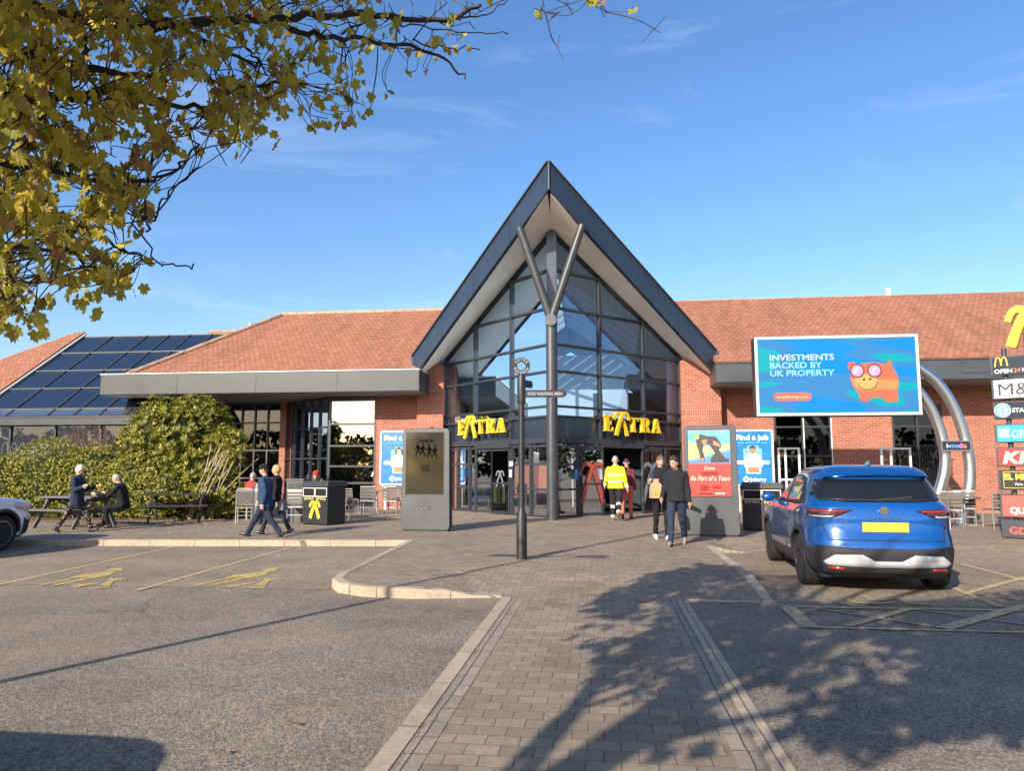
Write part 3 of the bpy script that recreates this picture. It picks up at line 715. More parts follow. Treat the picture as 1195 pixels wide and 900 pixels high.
person('person in red jacket seated by the shrubs with their back turned', (-10.2, 20.6, ZP), radians(170), 1.7, c_red, c_denim, shoe_b, hair_grey, L=(82, 85), R=(82, 85), LA=(40, 60, 6), RA=(40, 60, 6), hipz=.58, lean=12, bulk=1.05)
person('worker in yellow high-visibility jacket walking in through the open doors', (.33, 21.3, ZP), radians(176), 1.86, c_hiv, c_work, boot, hair_grey, L=(14, 6), R=(-20, 26), LA=(16, 26, 14), RA=(-6, 24, 14), bulk=1.22, hair='bald', coat=.06,
       belt=((.1, .14, c_grey), (.27, .31, c_grey)), cuff=c_grey, bands=((-.12, .0, c_grey), (.22, .34, c_grey), (.84, .95, c_grey)))
person('person in orange trousers and dark top just ahead of the yellow jacket', (.66, 21.95, ZP), radians(172), 1.8, cloth('maroon_top', (.12, .03, .03)), c_orange, shoe_b, hair_dark, L=(-16, 20), R=(16, 4), LA=(8, 20, 10), RA=(-8, 20, 8), bulk=1.05, hair='bald')
person('person in black hoodie and navy tracksuit bottoms strolling towards the car park', (1.36, 14.5, ZP), radians(-14), 1.74, c_hood, c_track, shoe_g, hair_dark, L=(-16, 22), R=(16, 2), LA=(0, 14, 9), RA=(6, 40, 8), bulk=1.16, hair='curly', hood=True, coat=.05, head=(16, -20))
J_, hJ, _ = person('person in dark tracksuit with white sleeve stripes carrying a paper bag', (1.17, 15.7, ZP), radians(8), 1.76, c_black, c_black, shoe_w, hair_brown, L=(10, 2), R=(-10, 10), LA=(16, 80, 4), RA=(14, 95, 14), bulk=1.02, sleeve=c_track, cuff=c_grey, hair='short')
person('worker in yellow jacket seen through the glass beside the round column', (-1.0, 23.95, ZP), radians(-60), 1.78, c_hiv, c_work, boot, hair_dark, L=(12, 4), R=(-12, 10), LA=(10, 50, 8), RA=(10, 40, 8), bulk=1.1, belt=((.1, .14, c_dgrey), (.27, .31, c_dgrey)))

blue = NM('blue_car_paint'); _b = blue.bsdf((.0, .06, .24), .22, .25, .6); _b.inputs['Coat Weight'].default_value = 1; _b.inputs['Coat Roughness'].default_value = .02
_f = blue.n('ShaderNodeLayerWeight'); _f.inputs[0].default_value = .35; blue.l(blue.mix(_f.outputs[1], (.0, .075, .3), (.0, .028, .11)), _b.inputs['Base Color'])
silver = pm('white_car_paint', (.74, .77, .8), .3, 0, .5, coat=1); dark_paint = pm('dark_car_paint', (.02, .022, .025), .3, .3, coat=1)
car('parked_car', 'blue crossover car with a yellow plate parked tail-out in the right bay', (3.47, 9.8, 0), radians(-3.4), blue.m)
LEV2 = [(a, b, c, d) if a < .8 else (a + (.06 if a < 1.1 else .2), b, c, d) for a, b, c, d in LEV]
car('parked_car', 'white car nosed up to the kerb at the left edge of the photo', (-12.28, 9.5, 0), radians(-1), silver, [(z, yr, yf + (.18 if .8 < z < 1.02 else 0), w) for z, yr, yf, w in LEV], rimm=m['alloy_light'], tailcar=False)
car('parked_car', 'dark car just entering the frame beside the totem sign at the right edge', (9.04, 11.2, 0), radians(-1), dark_paint, tailcar=False)
car('parked_car', 'unseen car added behind the viewer only to cast a shadow on the asphalt', (-4.05, -1.75, 0), 0, dark_paint, tailcar=False)  # occluder out of view, put here for the shadow at the lower left

# held things
def handbag():
    t = thing('handbag', 'grey handbag with two loops carried by the person in black coat', 'bag', (-6.95, 15.62, .66), lft)
    b = MB(); b.loft([[V((x * w, y * d, z)) for x, y in rrect(-1, -1, 1, 1, .5)] for z, w, d in ((0, .15, .07), (.02, .17, .08), (.2, .14, .06), (.24, .12, .03))])
    b.build('bag_body', pm('grey_leather', (.13, .13, .14), .5), t, smooth=40)
    for sy in (-1, 1):
        h = MB(); h.tube([(-.08, sy * .03, .22), (-.07, sy * .03, .33), (0, sy * .03, .38), (.07, sy * .03, .33), (.08, sy * .03, .22)], .008, 8); h.build('handle', m['black'], t, smooth=60)
handbag()
def paper_bag():
    t = thing('paper_bag', 'brown paper takeaway bag with a yellow arch, held up in one hand', 'bag', (1.03, 15.16, .98), radians(12))
    b = MB(); b.loft([[V((x * w, y * d, z)) for x, y in ((-1, -1), (0, -.95), (1, -1), (1, 0), (1, 1), (0, .95), (-1, 1), (-1, 0))] for z, w, d in ((0, .12, .07), (.16, .118, .065), (.27, .1, .045), (.33, .04, .03), (.38, .06, .03))])
    b.build('bag_body', pm('brown_paper', (.42, .27, .16), .8, 0, .3, .12, 9, bump=.6, bs=16), t)
    for sx in (-1, 1): put('arch', flat([strip([V((sx * x, y)) for x, y in smoothpts([(.0, .0), (.012, .07), (.03, .09), (.048, .07), (.055, 0)], 4)], .014)], .002), face_frame((0, -.075, .07), (1, 0, 0)), m['ext_yellow'], t)
paper_bag()
tag(J_, 'person in dark tracksuit with white sleeve stripes carrying a paper bag', 'person')

# ================================================================== GROUND
PAV = [(-1.25, -14), (.97, -14), (.97, 9.15), (1.98, 9.13), (2.02, 14.45), (60, 14.6), (60, 60), (-80, 60), (-80, 6.2), (-30, 11.9), (-12.2, 13.95), (-3.95, 14.85), (-3.66, 10.1), (-3.57, 9.62), (-3.35, 9.25), (-2.95, 9.0), (-2.3, 8.92), (-1.25, 9.15)]
def hz(x, y):
    sm = lambda t: (lambda q: q * q * (3 - 2 * q))(min(1, max(0, t)))
    if x > 2.0 and y > 12: return .006 + .114 * max(sm((y - 14.5) / 1.8), sm((2.6 - x) / .6))
    return .006 + .114 * max(sm((y - 9.0) / 1.7), sm((-1.45 - x) / .7) if y > 8.5 else 0)
def sheet(name, poly, zf, mat, stp, kind='structure', dense=None):
    bm = bmesh.new(); bm.faces.new([bm.verts.new((p[0], p[1], 0)) for p in poly])
    for ax in (0, 1):
        for q in stp[ax]:
            pl = [0, 0, 0]; pl[ax] = q; nn = [0, 0, 0]; nn[ax] = 1
            bmesh.ops.bisect_plane(bm, geom=bm.verts[:] + bm.edges[:] + bm.faces[:], plane_co=pl, plane_no=nn)
    for v in bm.verts: v.co.z = zf(v.co.x, v.co.y)
    bmesh.ops.triangulate(bm, faces=bm.faces[:])
    bmesh.ops.recalc_face_normals(bm, faces=bm.faces)
    me = bpy.data.meshes.new(name); bm.to_mesh(me); bm.free(); me.materials.append(mat)
    if sum(p.normal.z for p in me.polygons) < 0: me.flip_normals()
    return tag(link(name, me), kind=kind)
FR = lambda a, b, n: [a + (b - a) * i / n for i in range(n + 1)]
sheet('pavement', PAV, hz, m['paving'], (FR(-4, -.6, 17) + FR(1.98, 2.7, 6), FR(8.8, 11, 14) + FR(14.4, 16.5, 10)))
b = MB(); b.poly([(-350, -350, 0), (350, -350, 0), (350, 350, 0), (-350, 350, 0)]); tag(b.build('road', m['road']), kind='structure')
flatz = lambda z: (lambda x, y: z)
sheet('parking_bays', [(-80, 9.0), (-3.7, 9.45), (-3.66, 10.1), (-3.95, 14.85), (-12.2, 13.95), (-30, 11.9), (-80, 6.2)][::1] if False else [(-40, 9.05), (-3.56, 9.42), (-3.66, 10.1), (-3.95, 14.85), (-12.2, 13.95), (-30, 11.9)], flatz(.004), m['bay'], ([], []))
sheet('parking_bays', [(2.0, 9.2), (60, 9.2), (60, 14.62), (2.02, 14.45)], flatz(.004), m['bay'], ([], []))
def kerb(name, pts, w=.13, inset=True, mat='kerb', proud=.006, base=-.05, off=0., kind='structure'):
    """a row of kerb stones that follows the edge of the pavement"""
    P = []
    for a, b_ in zip(pts, pts[1:]):
        n = max(1, int(hypot(b_[0] - a[0], b_[1] - a[1]) / .3)); P += [V((a[0] + (b_[0] - a[0]) * i / n, a[1] + (b_[1] - a[1]) * i / n)) for i in range(n)]
    P.append(V(pts[-1])); rings = []
    for i, p in enumerate(P):
        d = (P[min(i + 1, len(P) - 1)] - P[max(i - 1, 0)]).normalized(); q = V((-d.y, d.x))
        o, n_ = p + q * off, p + q * (off + w); z = max(hz(o.x, o.y), hz(n_.x, n_.y)) + proud
        e = .012
        rings.append([V((o.x, o.y, base)), V((o.x, o.y, z - e)), V((o.x + q.x * e, o.y + q.y * e, z)), V((n_.x, n_.y, z)), V((n_.x, n_.y, base))])
    b = MB(); b.loft(rings, True, True); return tag(b.build(name, m[mat], smooth=30), kind=kind)
LE = PAV[8:][::-1]     # from (-1.25,9.15) round the corner to the far left; interior lies to the right -> negative side
lk = [(-1.25, -14), (-1.25, 9.15)]
kerb('kerb', [(.97, 9.15), (.97, -14)][::-1], .13, off=-.0)
kerb('kerb', lk[::-1], .13, off=0.)
kerb('kerb', PAV[9:][::1], .14)
kerb('kerb', [(2.02, 14.45), (1.98, 9.13)][::-1], .13)
kerb('kerb', [(.97, 9.13), (1.98, 9.13)], .1, proud=.004)
kerb('channel_blocks', [(2.02, 14.45), (60, 14.6)], .1, mat='channel', proud=.003)
kerb('channel_blocks', [(-1.10, -14), (-1.10, 9.0)][::-1], .13, mat='channel', proud=.003)
kerb('channel_blocks', [(.82, -14), (.82, 9.3)], .14, mat='channel', proud=.003)

def lines(name, segs, w, mat, z=.009):
    b = MB()
    for i, (u0, v0, u1, v1, *ww) in enumerate(segs):
        a = V(G(u0, v0) + (0,)); c = V(G(u1, v1) + (0,)); d = (c - a).normalized(); q = V((-d.y, d.x, 0)) * (ww[0] if ww else w) / 2
        zz = V((0, 0, z + .0006 * i)); b.poly([a - q + zz, c - q + zz, c + q + zz, a + q + zz])
    return tag(b.build(name, m[mat]), kind='structure')
lines('bay_marking', [(-40, 692, 205, 638.5), (160, 690, 341, 639.5), (-20, 655, 75, 635)], .09, 'yellow_paint')
lines('hatch_marking', [(914, 709, 1200, 714), (943, 733, 1200, 739.5), (919.5, 710, 946, 733.5, .17), (988, 732, 1064.5, 711, .1), (1101, 735, 1200, 707, .15), (1112, 687, 1170, 710, .11), (1118.5, 658.5, 1200, 680, .1), (1130, 693, 1197, 675, .1)], .075, 'yellow_paint')
lines('worn_marking', [(951, 711, 1085, 732), (1064, 712, 1200, 731), (1118, 681, 1200, 691), (1118, 669, 1180, 677), (1133, 694, 1200, 703), (1100, 640.5, 1200, 641)], .06, 'worn_paint')
def symbol(x0, s=0):
    """walking figure with a pushchair painted on the bay"""
    b = MB(); z = .0095
    def pg(px): b.poly([(V(G(u + s, v) + (z,))) for u, v in px])
    pg([(132, 664), (144, 664), (143, 667), (128, 668.2), (124, 666)])
    pg([(124, 668), (136, 668.5), (128, 672.5), (110, 676), (95, 675.5), (77, 676.5), (92, 672)])
    pg([(80, 676.8), (92, 675.9), (50, 684.3), (45, 683.6)]); pg([(96, 676), (106, 676.6), (65, 684.8), (57, 684.8)])
    pg([(128, 675), (133, 676.2), (150, 676.2), (146, 677.6), (134, 678.5), (128, 685), (116, 684.6), (126, 679)])
    pg([(82, 685.2), (112, 680.8), (118, 681.5), (88, 686.8)]); pg([(110, 686.6), (128, 685.6), (130, 687), (112, 688)])
    return tag(b.build('parent_and_child_symbol', m['yellow_mark']), kind='structure')
symbol(0); symbol(0, 181) if False else symbol(0 + 0, 181)
wc = [(1000, 693), (990, 697), (988, 701), (1002, 705), (1025, 706), (1043, 704), (1040, 700)]
b = MB()
for seg, w in ((smoothpts([V(G(u, v)) for u, v in wc], 4), .09), ([V(G(u, v)) for u, v in ((1008, 696), (1018, 702), (1050, 702), (1064, 707), (1082, 707))], .09)):
    lp = strip(seg, w); n = len(lp) // 2
    for i in range(n - 1): b.poly([(p[0], p[1], .0125) for p in (lp[i], lp[i + 1], lp[-2 - i], lp[-1 - i])])
tag(b.build('wheelchair_symbol', m['worn_paint']), kind='structure')
# planting strip under the hedge
sheet('planting_bed', [(-26, 18.7), (-17, 19.3), (-13, 19.9), (-10.4, 20.6), (-10.6, 22.6), (-26, 23)], flatz(.126), m['soil'], ([], []))
# ================================================================== BUILDING
CX, CY = -1.49, 22.08
bld = thing('service_building', 'red-brick services building with tiled roofs and a steep glazed gable entrance', 'building', (CX, 26.2, 0))
W = dict(parent=bld, world=True)
LG = 4.15          # half width of the glazed prow
def top(s): return 8.87 - .793 * s
def fp(side, s, z, o=0.): return V((CX + side * s + side * o * .7071, CY + s - o * .7071, z))
# --- brick walls
def wall(boxes, name='wall', mat='brick'):
    b = MB()
    for a, c in boxes: b.span(a, c)
    return b.build(name, m[mat], **W)
wall([((-6.62, 25.9, ZP - .1), (-5.66, 27.4, 3.4)), ((-6.62, 25.9, 3.64), (-5.66, 27.4, 5.3))]); wall([((-6.62, 25.895, 3.4), (-5.66, 27.4, 3.64))], 'brick_band', 'soldier')
wall([((2.68, 25.9, ZP - .1), (4.02, 27.4, 3.4)), ((2.68, 25.9, 3.64), (4.02, 27.4, 5.3))]); wall([((2.68, 25.895, 3.4), (4.02, 27.4, 3.64))], 'brick_band', 'soldier')
wall([((-8.22, 26.2, ZP - .1), (-6.6, 26.5, 4.3))])
wall([((4.02, 26.5, ZP - .1), (5.86, 26.8, 4.5)), ((7.74, 26.5, ZP - .1), (9.72, 26.8, 4.5)), ((11.34, 26.5, ZP - .1), (34, 26.8, 4.5)), ((5.86, 26.52, 3.5), (7.74, 26.8, 4.5)), ((9.72, 26.52, 3.75), (11.34, 26.8, 4.5))])
wall([((-12.72, 28.05, ZP - .1), (-12.48, 28.35, 4.25))], 'brick_pier')
b = MB()
for yy in (23.9,): b.tube([(-6.05, 25.9, 3.05), (-6.05, 25.78, 3.05), (-6.05, 25.74, 2.97)], .02, 8)
b.ell((-6.05, 25.74, 2.93), .05); b.build('wall_lamp', m['dark_metal'], **W)
# --- interior shell
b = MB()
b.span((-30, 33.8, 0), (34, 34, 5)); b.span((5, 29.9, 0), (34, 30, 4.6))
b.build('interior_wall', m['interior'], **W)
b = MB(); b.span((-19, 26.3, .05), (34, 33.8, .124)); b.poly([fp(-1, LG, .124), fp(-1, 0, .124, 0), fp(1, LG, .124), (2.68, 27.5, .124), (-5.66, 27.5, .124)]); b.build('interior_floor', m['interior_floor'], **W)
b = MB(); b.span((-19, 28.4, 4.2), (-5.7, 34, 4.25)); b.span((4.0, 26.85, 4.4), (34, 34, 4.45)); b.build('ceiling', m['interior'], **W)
b = MB(); b.span((-5.2, 27.9, 3.0), (-3.0, 28.1, 4.9)); b.span((-3.0, 27.6, 3.15), (-.35, 27.8, 4.5)); b.span((.0, 27.6, 3.15), (.95, 27.8, 4.5)); b.span((-5.6, 31.5, 4.9), (2.6, 31.6, 6.4)); b.build('bulkhead', m['ceil'], **W)
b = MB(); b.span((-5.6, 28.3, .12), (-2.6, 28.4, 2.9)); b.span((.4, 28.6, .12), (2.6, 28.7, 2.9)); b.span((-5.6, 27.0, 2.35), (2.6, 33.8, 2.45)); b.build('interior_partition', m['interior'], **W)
b = MB()
for i in range(5): b.span((-4.9 + i * .3, 26.2, .35), (-4.66 + i * .3, 26.3, 1.0))
b.build('interior_counter', pm('counter_yellow', (.4, .36, .12), .6, var=.3, vs=5), **W)
# --- entrance roof
OV = 5.25
def tipz(s): return 9.38 - .8876 * s
def ft(side, s, dz=0., o=0.): return V((CX + .06 + side * s + side * o * .7, 20.05 + 1.019 * s - o * .72, tipz(s) + dz))
FH = .8
b = MB()
for sd in (-1, 1):   # fascia boards with panel joints
    cuts = [0, 1.25, 2.6, 3.9, OV]
    for i in range(4):
        s0, s1 = cuts[i] + (.006 if i else 0), cuts[i + 1] - .006
        o = [ft(sd, s0), ft(sd, s1), ft(sd, s1, FH), ft(sd, s0, FH)]; q = [p - V((sd * .09, -.09, 0)) if s_ > .01 else V((CX + .06, p.y + .13, p.z)) for p, s_ in zip(o, (s0, s1, s1, s0))]
        b.add(o + q, [(0, 1, 2, 3), (7, 6, 5, 4), (0, 4, 5, 1), (3, 2, 6, 7), (0, 3, 7, 4), (1, 5, 6, 2)])
fas = b.build('fascia', m['fascia'], **W)
b = MB()
for sd in (-1, 1): b.bar(ft(sd, 0, FH + .02), ft(sd, OV, FH + .02), .12, .04)
b.bar(ft(1, 0, 0, .01), ft(1, 0, FH, .01), .035, .035, (0, 1, 0)); b.build('fascia_trim', m['canopy'], **W)
RG = .2
def rt(sd, s, y, dz=FH): return V((CX + sd * s, y, 9.38 + .01 - .8876 * s - RG * (y - 20.05 - 1.019 * s) + dz))
YB = 35.
b = MB()
for sd in (-1, 1):
    b.poly([ft(sd, 0, FH - .03), ft(sd, OV, FH - .03), rt(sd, OV, 25.7, FH - .03), rt(sd, 2.9, 25.7, FH - .03), rt(sd, 0, 25.7, FH - .03)])
    b.poly([rt(sd, 2.9, 25.7, FH - .03), rt(sd, OV, 25.7, FH - .03), rt(sd, OV, YB, FH - .03), rt(sd, 2.9, YB, FH - .03)])
    b.poly([rt(sd, 0, 31.5, FH - .03), rt(sd, 2.9, 31.5, FH - .03), rt(sd, 2.9, YB, FH - .03), rt(sd, 0, YB, FH - .03)])
er = b.build('roof', m['canopy_dark'], **W)
for o in (er,): sd_ = o.modifiers.new('s', 'SOLIDIFY'); sd_.thickness = .1; sd_.offset = 0
b = MB()
for sd in (-1, 1):
    n = 9
    for i in range(n):
        y = 25.9 + 5.4 * i / (n - 1); b.bar(rt(sd, .0, y, FH - .16), rt(sd, 2.9, y, FH - .16), .16, .2)
    for s_ in (0.02, 1.45, 2.88): b.bar(rt(sd, s_, 25.7, FH - .2), rt(sd, s_, 31.5, FH - .2), .1, .2)
b.build('skylight_rafter', m['ceil'], **W)
b = MB()
for sd in (-1, 1): b.poly([rt(sd, 0, 25.7, FH), rt(sd, 2.9, 25.7, FH), rt(sd, 2.9, 31.5, FH), rt(sd, 0, 31.5, FH)])
b.build('skylight_pane', glass('skylight_glass', (.75, .82, .9), .05, .6), **W)
b = MB()      # sloping white ceiling inside, and the soffit outside the glass
for sd in (-1, 1): b.poly([rt(sd, 2.9, 25.0, FH - .3), rt(sd, 4.9, 27.2, FH - .3), rt(sd, 4.9, 34, FH - .3), rt(sd, 2.9, 34, FH - .3)])
b.build('sloping_ceiling', m['ceil'], **W)
b = MB()
for sd in (-1, 1): b.poly([rt(sd, .02, 22.45, .02), rt(sd, 3.1, 25.55, .02), rt(sd, .02, 25.55, .02)])
b.build('front_ceiling', m['ceil'], **W)
b = MB()
for sd in (-1, 1):
    n = 6
    for i in range(n):
        s0, s1 = i / n, (i + 1) / n
        b.poly([ft(sd, max(.09, OV * s0), .02, -.07), ft(sd, OV * s1, .02, -.07), fp(sd, OV * s1 * .985, top(OV * s1 * .985), -.04), fp(sd, OV * s0 * .985, top(OV * s0 * .985), -.04)])
so = b.build('soffit', m['soffit'], **W); sd_ = so.modifiers.new('s', 'SOLIDIFY'); sd_.thickness = .02; sd_.offset = 0
b = MB()
for sd in (-1, 1):   # return of the low end
    e0 = ft(sd, OV); b.add([e0, ft(sd, OV, FH), rt(sd, OV, 30, FH), rt(sd, OV, 30, 0)], [(0, 1, 2, 3)])
en = b.build('eaves_board', m['fascia'], **W); sd_ = en.modifiers.new('s', 'SOLIDIFY'); sd_.thickness = .08
# --- glazed prow
TZ = [2.42, 3.14, 3.44, 4.5, 5.32, 6.45, 7.62]; MS = [0, 1.4, 2.83, LG]
for sd in (-1, 1):
    b = MB(); nrm = V((sd * .7071, -.7071, 0))
    for i, s_ in enumerate(MS):
        ww, dd = ((.11, .12), (.075, .14), (.075, .14), (.09, .12))[i]
        if i == 0: continue
        b.bar(fp(sd, s_, 2.42), fp(sd, s_, top(s_) - .03), ww, dd, nrm)
    for k, z in enumerate(TZ):
        se = min(LG, (8.87 - z) / .793); b.bar(fp(sd, .05, z, .004), fp(sd, se, z, .004), .14, .065 if k else .16)
    b.bar(fp(sd, 0, top(0) - .05, .006), fp(sd, LG, top(LG) - .05, .006), .15, .12)
    fr = b.build('glazed_wall', m['frame'], **W)
    b = MB(); b.poly([fp(sd, .02, 3.14, -.01), fp(sd, LG, 3.14, -.01), fp(sd, LG, top(LG), -.01), fp(sd, .02, top(.02), -.01)]); b.build('pane', m['glass'], fr, world=True)
    b = MB(); b.poly([fp(sd, .02, 2.42, -.02), fp(sd, LG, 2.42, -.02), fp(sd, LG, 3.14, -.02), fp(sd, .02, 3.14, -.02)]); sp = b.build('spandrel', m['spandrel'], fr, world=True)
    # white reveal on the inner jamb
    b = MB(); b.bar(fp(sd, LG - .16, 3.2, -.2), fp(sd, LG - .16, 5.4, -.2), .16, .2, nrm); b.build('reveal', m['white'], fr, world=True)
    # doors and side lights below the spandrel
    b = MB()
    for s_ in (.1, .72, 1.4, 2.77, 3.05, 3.55, LG): b.bar(fp(sd, s_, ZP), fp(sd, s_, 2.36), .07, .1, nrm)
    for z, a, e in ((ZP + .04, 0, 1.4), (.95, .0, 1.4), (1.7, 0, 1.4), (ZP + .04, 2.77, LG), (.95, 2.77, LG), (1.72, 2.77, LG), (2.25, 0, LG)): b.bar(fp(sd, a, z, .003), fp(sd, e, z, .003), .08, .06)
    lw = b.build('door_surround', m['frame'], **W)
    for a, e in ((.05, 1.4), (2.77, LG)): b = MB(); b.poly([fp(sd, a, ZP, -.012), fp(sd, e, ZP, -.012), fp(sd, e, 2.3, -.012), fp(sd, a, 2.3, -.012)]); b.build('pane', m['glass_dark'], lw, world=True)
    for a, e, o in (((1.45, 2.1, .05), (2.1, 2.74, .05)) if sd < 0 else ((.78, 1.42, .06), (2.72, 3.36, .06))):
        b = MB()
        for s_ in (a, e): b.bar(fp(sd, s_, ZP + .02, o), fp(sd, s_, 2.2, o), .055, .05, nrm)
        for z in (ZP + .06, 1.1, 2.17): b.bar(fp(sd, a, z, o), fp(sd, e, z, o), .05, .055)
        d = b.build('door', m['frame'], **W)
        b = MB(); b.poly([fp(sd, a, ZP, o - .01), fp(sd, e, ZP, o - .01), fp(sd, e, 2.2, o - .01), fp(sd, a, 2.2, o - .01)]); b.build('pane', m['glass_dark'], d, world=True)
        mid = fp(sd, (a + e) / 2, .5 if sd > 0 else 1.0, o + .02)
        st, sz = ((m['grey_sticker'], .5) if sd < 0 else (m['red_sticker'] if a < 1 else m['grey_sticker'], 1.25))
        if sd < 0 and a > 2: continue
        ribbons(face_frame(mid, (sd * -.7071 * -1 if sd > 0 else .7071, .7071 * sd, 0)), sz, st, st, d, True, .002, 'door_sticker', .13)
    b = MB(); b.bar(fp(sd, 1.4, 2.3, .03), fp(sd, 2.77, 2.3, .03), .16, .14); b.build('door_header', m['canopy'], **W)
b = MB(); b.box((CX, CY + .02, (8.87 + ZP) / 2), (.3, .22, 8.7), RZ(0)); b.build('corner_post', m['fascia'], **W)
# notices beside the doors
def notice(name, sd, s_, z, w, h, mat, lab):
    t = put(name, flat([rrect(-w / 2, -h / 2, w / 2, h / 2, .01)], .004), face_frame(fp(sd, s_, z, .07), (.7071, .7071 * sd, 0)), m[mat]); return tag(t, lab, 'notice')
notice('door_notice', -1, 1.38, 1.72, .22, .16, 'white_sticker', 'wide white notice beside the left sliding doors, above a taller one')
notice('door_notice', -1, 1.38, 1.42, .13, .24, 'tee', 'tall white notice under the wide one beside the left doors')
notice('door_notice', -1, 3.3, 1.42, .13, .3, 'notice_blue', 'small blue notice on the left glass side light')
notice('door_notice', 1, .62, 1.4, .14, .3, 'notice_blue', 'small blue notice on glass left of the red sticker')
notice('door_notice', 1, 1.36, 1.75, .26, .2, 'white_sticker', 'pale notice with red print at the top of the right door edge')
notice('door_notice', 1, 1.4, 1.4, .22, .34, 'white_sticker', 'larger pale notice with red print on the right door edge')
# --- Y column
b = MB(); b.tube([(CX + .03, 21.3, ZP - .05), (CX + .03, 21.3, 5.78)], .158, 28); b.build('column', m['column'], smooth=40, **W)
b = MB(); b.tube([(CX + .03, 21.08, 5.86), (CX + .03, 21.5, 5.86)], .172, 28); b.build('column_joint', m['column'], smooth=40, **W)
for x_ in (-2.36, -.52):
    b = MB(); b.tube([(CX + .03, 21.28, 5.9), (x_, 20.98, 8.62)], [.13, .115], 24); b.build('strut', m['column'], smooth=40, **W)
# --- canopies
b = MB()
xs = [-17.93, -15.0, -12.05, -9.1, -6.2]
for a, c in zip(xs, xs[1:]): b.span((a + .004, 24.5, 4.22), (c - .004, 24.56, 4.93))
b.span((-17.93, 24.56, 4.3), (-17.87, 28.2, 4.93)); b.span((-6.24, 24.56, 4.22), (-6.2, 25.9, 4.93)); b.build('canopy', m['canopy'], **W)
b = MB(); b.span((-17.87, 24.56, 4.2), (-6.24, 28.3, 4.26)); b.build('canopy_soffit', m['soffit_grey'], **W)
b = MB(); b.span((-17.95, 24.47, 4.93), (-6.18, 25.6, 4.97)); b.build('canopy_trim', m['trim'], **W)
b = MB()
xs = [3.66, 6.6, 9.6, 12.6, 15.6, 18.6, 24, 34]
for a, c in zip(xs, xs[1:]): b.span((a + .004, 24.5, 4.36), (c - .004, 24.56, 4.97))
b.span((3.66, 24.56, 4.36), (3.7, 25.9, 4.97)); b.build('canopy', m['canopy_dark'], **W)
b = MB(); b.span((3.7, 24.56, 4.34), (34, 26.6, 4.4)); b.build('canopy_soffit', m['soffit_grey'], **W)
b = MB(); b.span((3.64, 24.47, 4.97), (34, 25.6, 5.0)); b.build('canopy_trim', m['canopy'], **W)
b = MB(); b.box((11.6, 24.49, 4.7), (.9, .04, .3)); b.build('fascia_box', m['canopy_dark'], **W)
# --- tiled roofs
def slab(name, quads, mat='tile', th=.12):
    b = MB()
    for q in quads: b.poly(q)
    o = b.build(name, m[mat], **W); s_ = o.modifiers.new('s', 'SOLIDIFY'); s_.thickness = th; s_.offset = -1; return o
RL = [(-17.2, 24.95, 4.98), (-6.3, 24.95, 4.98), (-5.8, 31.2, 8.43), (-14.2, 31.2, 8.43)]
r1 = slab('roof', [RL, [(-17.2, 24.95, 4.98), (-14.2, 31.2, 8.43), (-17.2, 37.5, 4.98)], [(-14.2, 31.2, 8.43), (-5.8, 31.2, 8.43), (-5.8, 37.5, 4.98), (-17.2, 37.5, 4.98)]])
b = MB(); b.tube([(-14.2, 31.2, 8.45), (-5.8, 31.2, 8.46)], .11, 10); b.tube([(-14.2, 31.2, 8.45), (-17.2, 24.95, 5.0)], .1, 10); b.build('ridge', m['ridge'], r1, world=True)
r2 = slab('roof', [[(3.75, 24.95, 5.0), (34, 24.95, 5.0), (34, 31.3, 8.5), (3.0, 31.3, 8.5)], [(3.0, 31.3, 8.5), (34, 31.3, 8.5), (34, 37.6, 5.0), (3.0, 37.6, 5.0)]])
b = MB(); b.tube([(3.0, 31.3, 8.53), (34, 31.3, 8.5)], .11, 10); b.build('ridge', m['ridge'], r2, world=True)
b = MB(); b.tube([(11.72, 31.5, 8.4), (11.72, 31.5, 8.95)], .1, 12); b.build('vent_pipe', m['white'], r2, smooth=40, world=True)
p1 = atY(246, 388, 37.); p2 = atY(282, 387, 37.)
r3 = slab('roof', [[(p1.x, 37, p1.z), (p2.x + 3, 37, p1.z), (p2.x + 3, 33, p1.z - 2.4), (p1.x - 4.2, 33, p1.z - 2.4)]])
b = MB(); b.tube([(p1.x, 37, p1.z + .03), (p2.x + 3, 37, p1.z + .03)], .1, 8); b.build('ridge', m['ridge'], r3, world=True)
b = MB(); q = atY(292, 378, 36); b.tube([q - V((0, 0, 1.5)), q + V((0, 0, .1))], .06, 8); b.build('vent_pipe', m['trim'], r3, world=True)
# --- windows of the wings: frame > pane
def window(p0, p1, z0, z1, nv, zs, mat, fw=.06, depth=.1, name='window'):
    p0, p1 = V((*p0, 0)), V((*p1, 0)); d = (p1 - p0).normalized(); n = V((d.y, -d.x, 0)); Z = lambda z: V((0, 0, z)); b = MB()
    for i in range(nv + 1):
        q = p0.lerp(p1, i / nv); b.bar(q + Z(z0), q + Z(z1), fw, depth, n)
    for z in [z0 + fw / 2] + list(zs) + [z1 - fw / 2]: b.bar(p0 + Z(z) + n * .003, p1 + Z(z) + n * .003, depth, fw)
    f = b.build(name, m['frame'], **W); b = MB()
    b.poly([p0 + Z(z0) - n * .01, p1 + Z(z0) - n * .01, p1 + Z(z1) - n * .01, p0 + Z(z1) - n * .01]); b.build('pane', m[mat], f, world=True); return f
ZS = (1.05, 1.66, 2.4, 3.2)
window((-9.97, 26.24), (-8.24, 26.24), ZP, 4.2, 1, ZS, 'glass_mirror', .07)
window((-12.5, 28.2), (-10.02, 26.28), ZP, 4.2, 5, (1.05, 1.95, 3.1), 'glass_dark')
window((-18.2, 28.22), (-12.74, 28.22), ZP, 4.2, 10, (1.2, 2.3, 3.4), 'glass_dark')
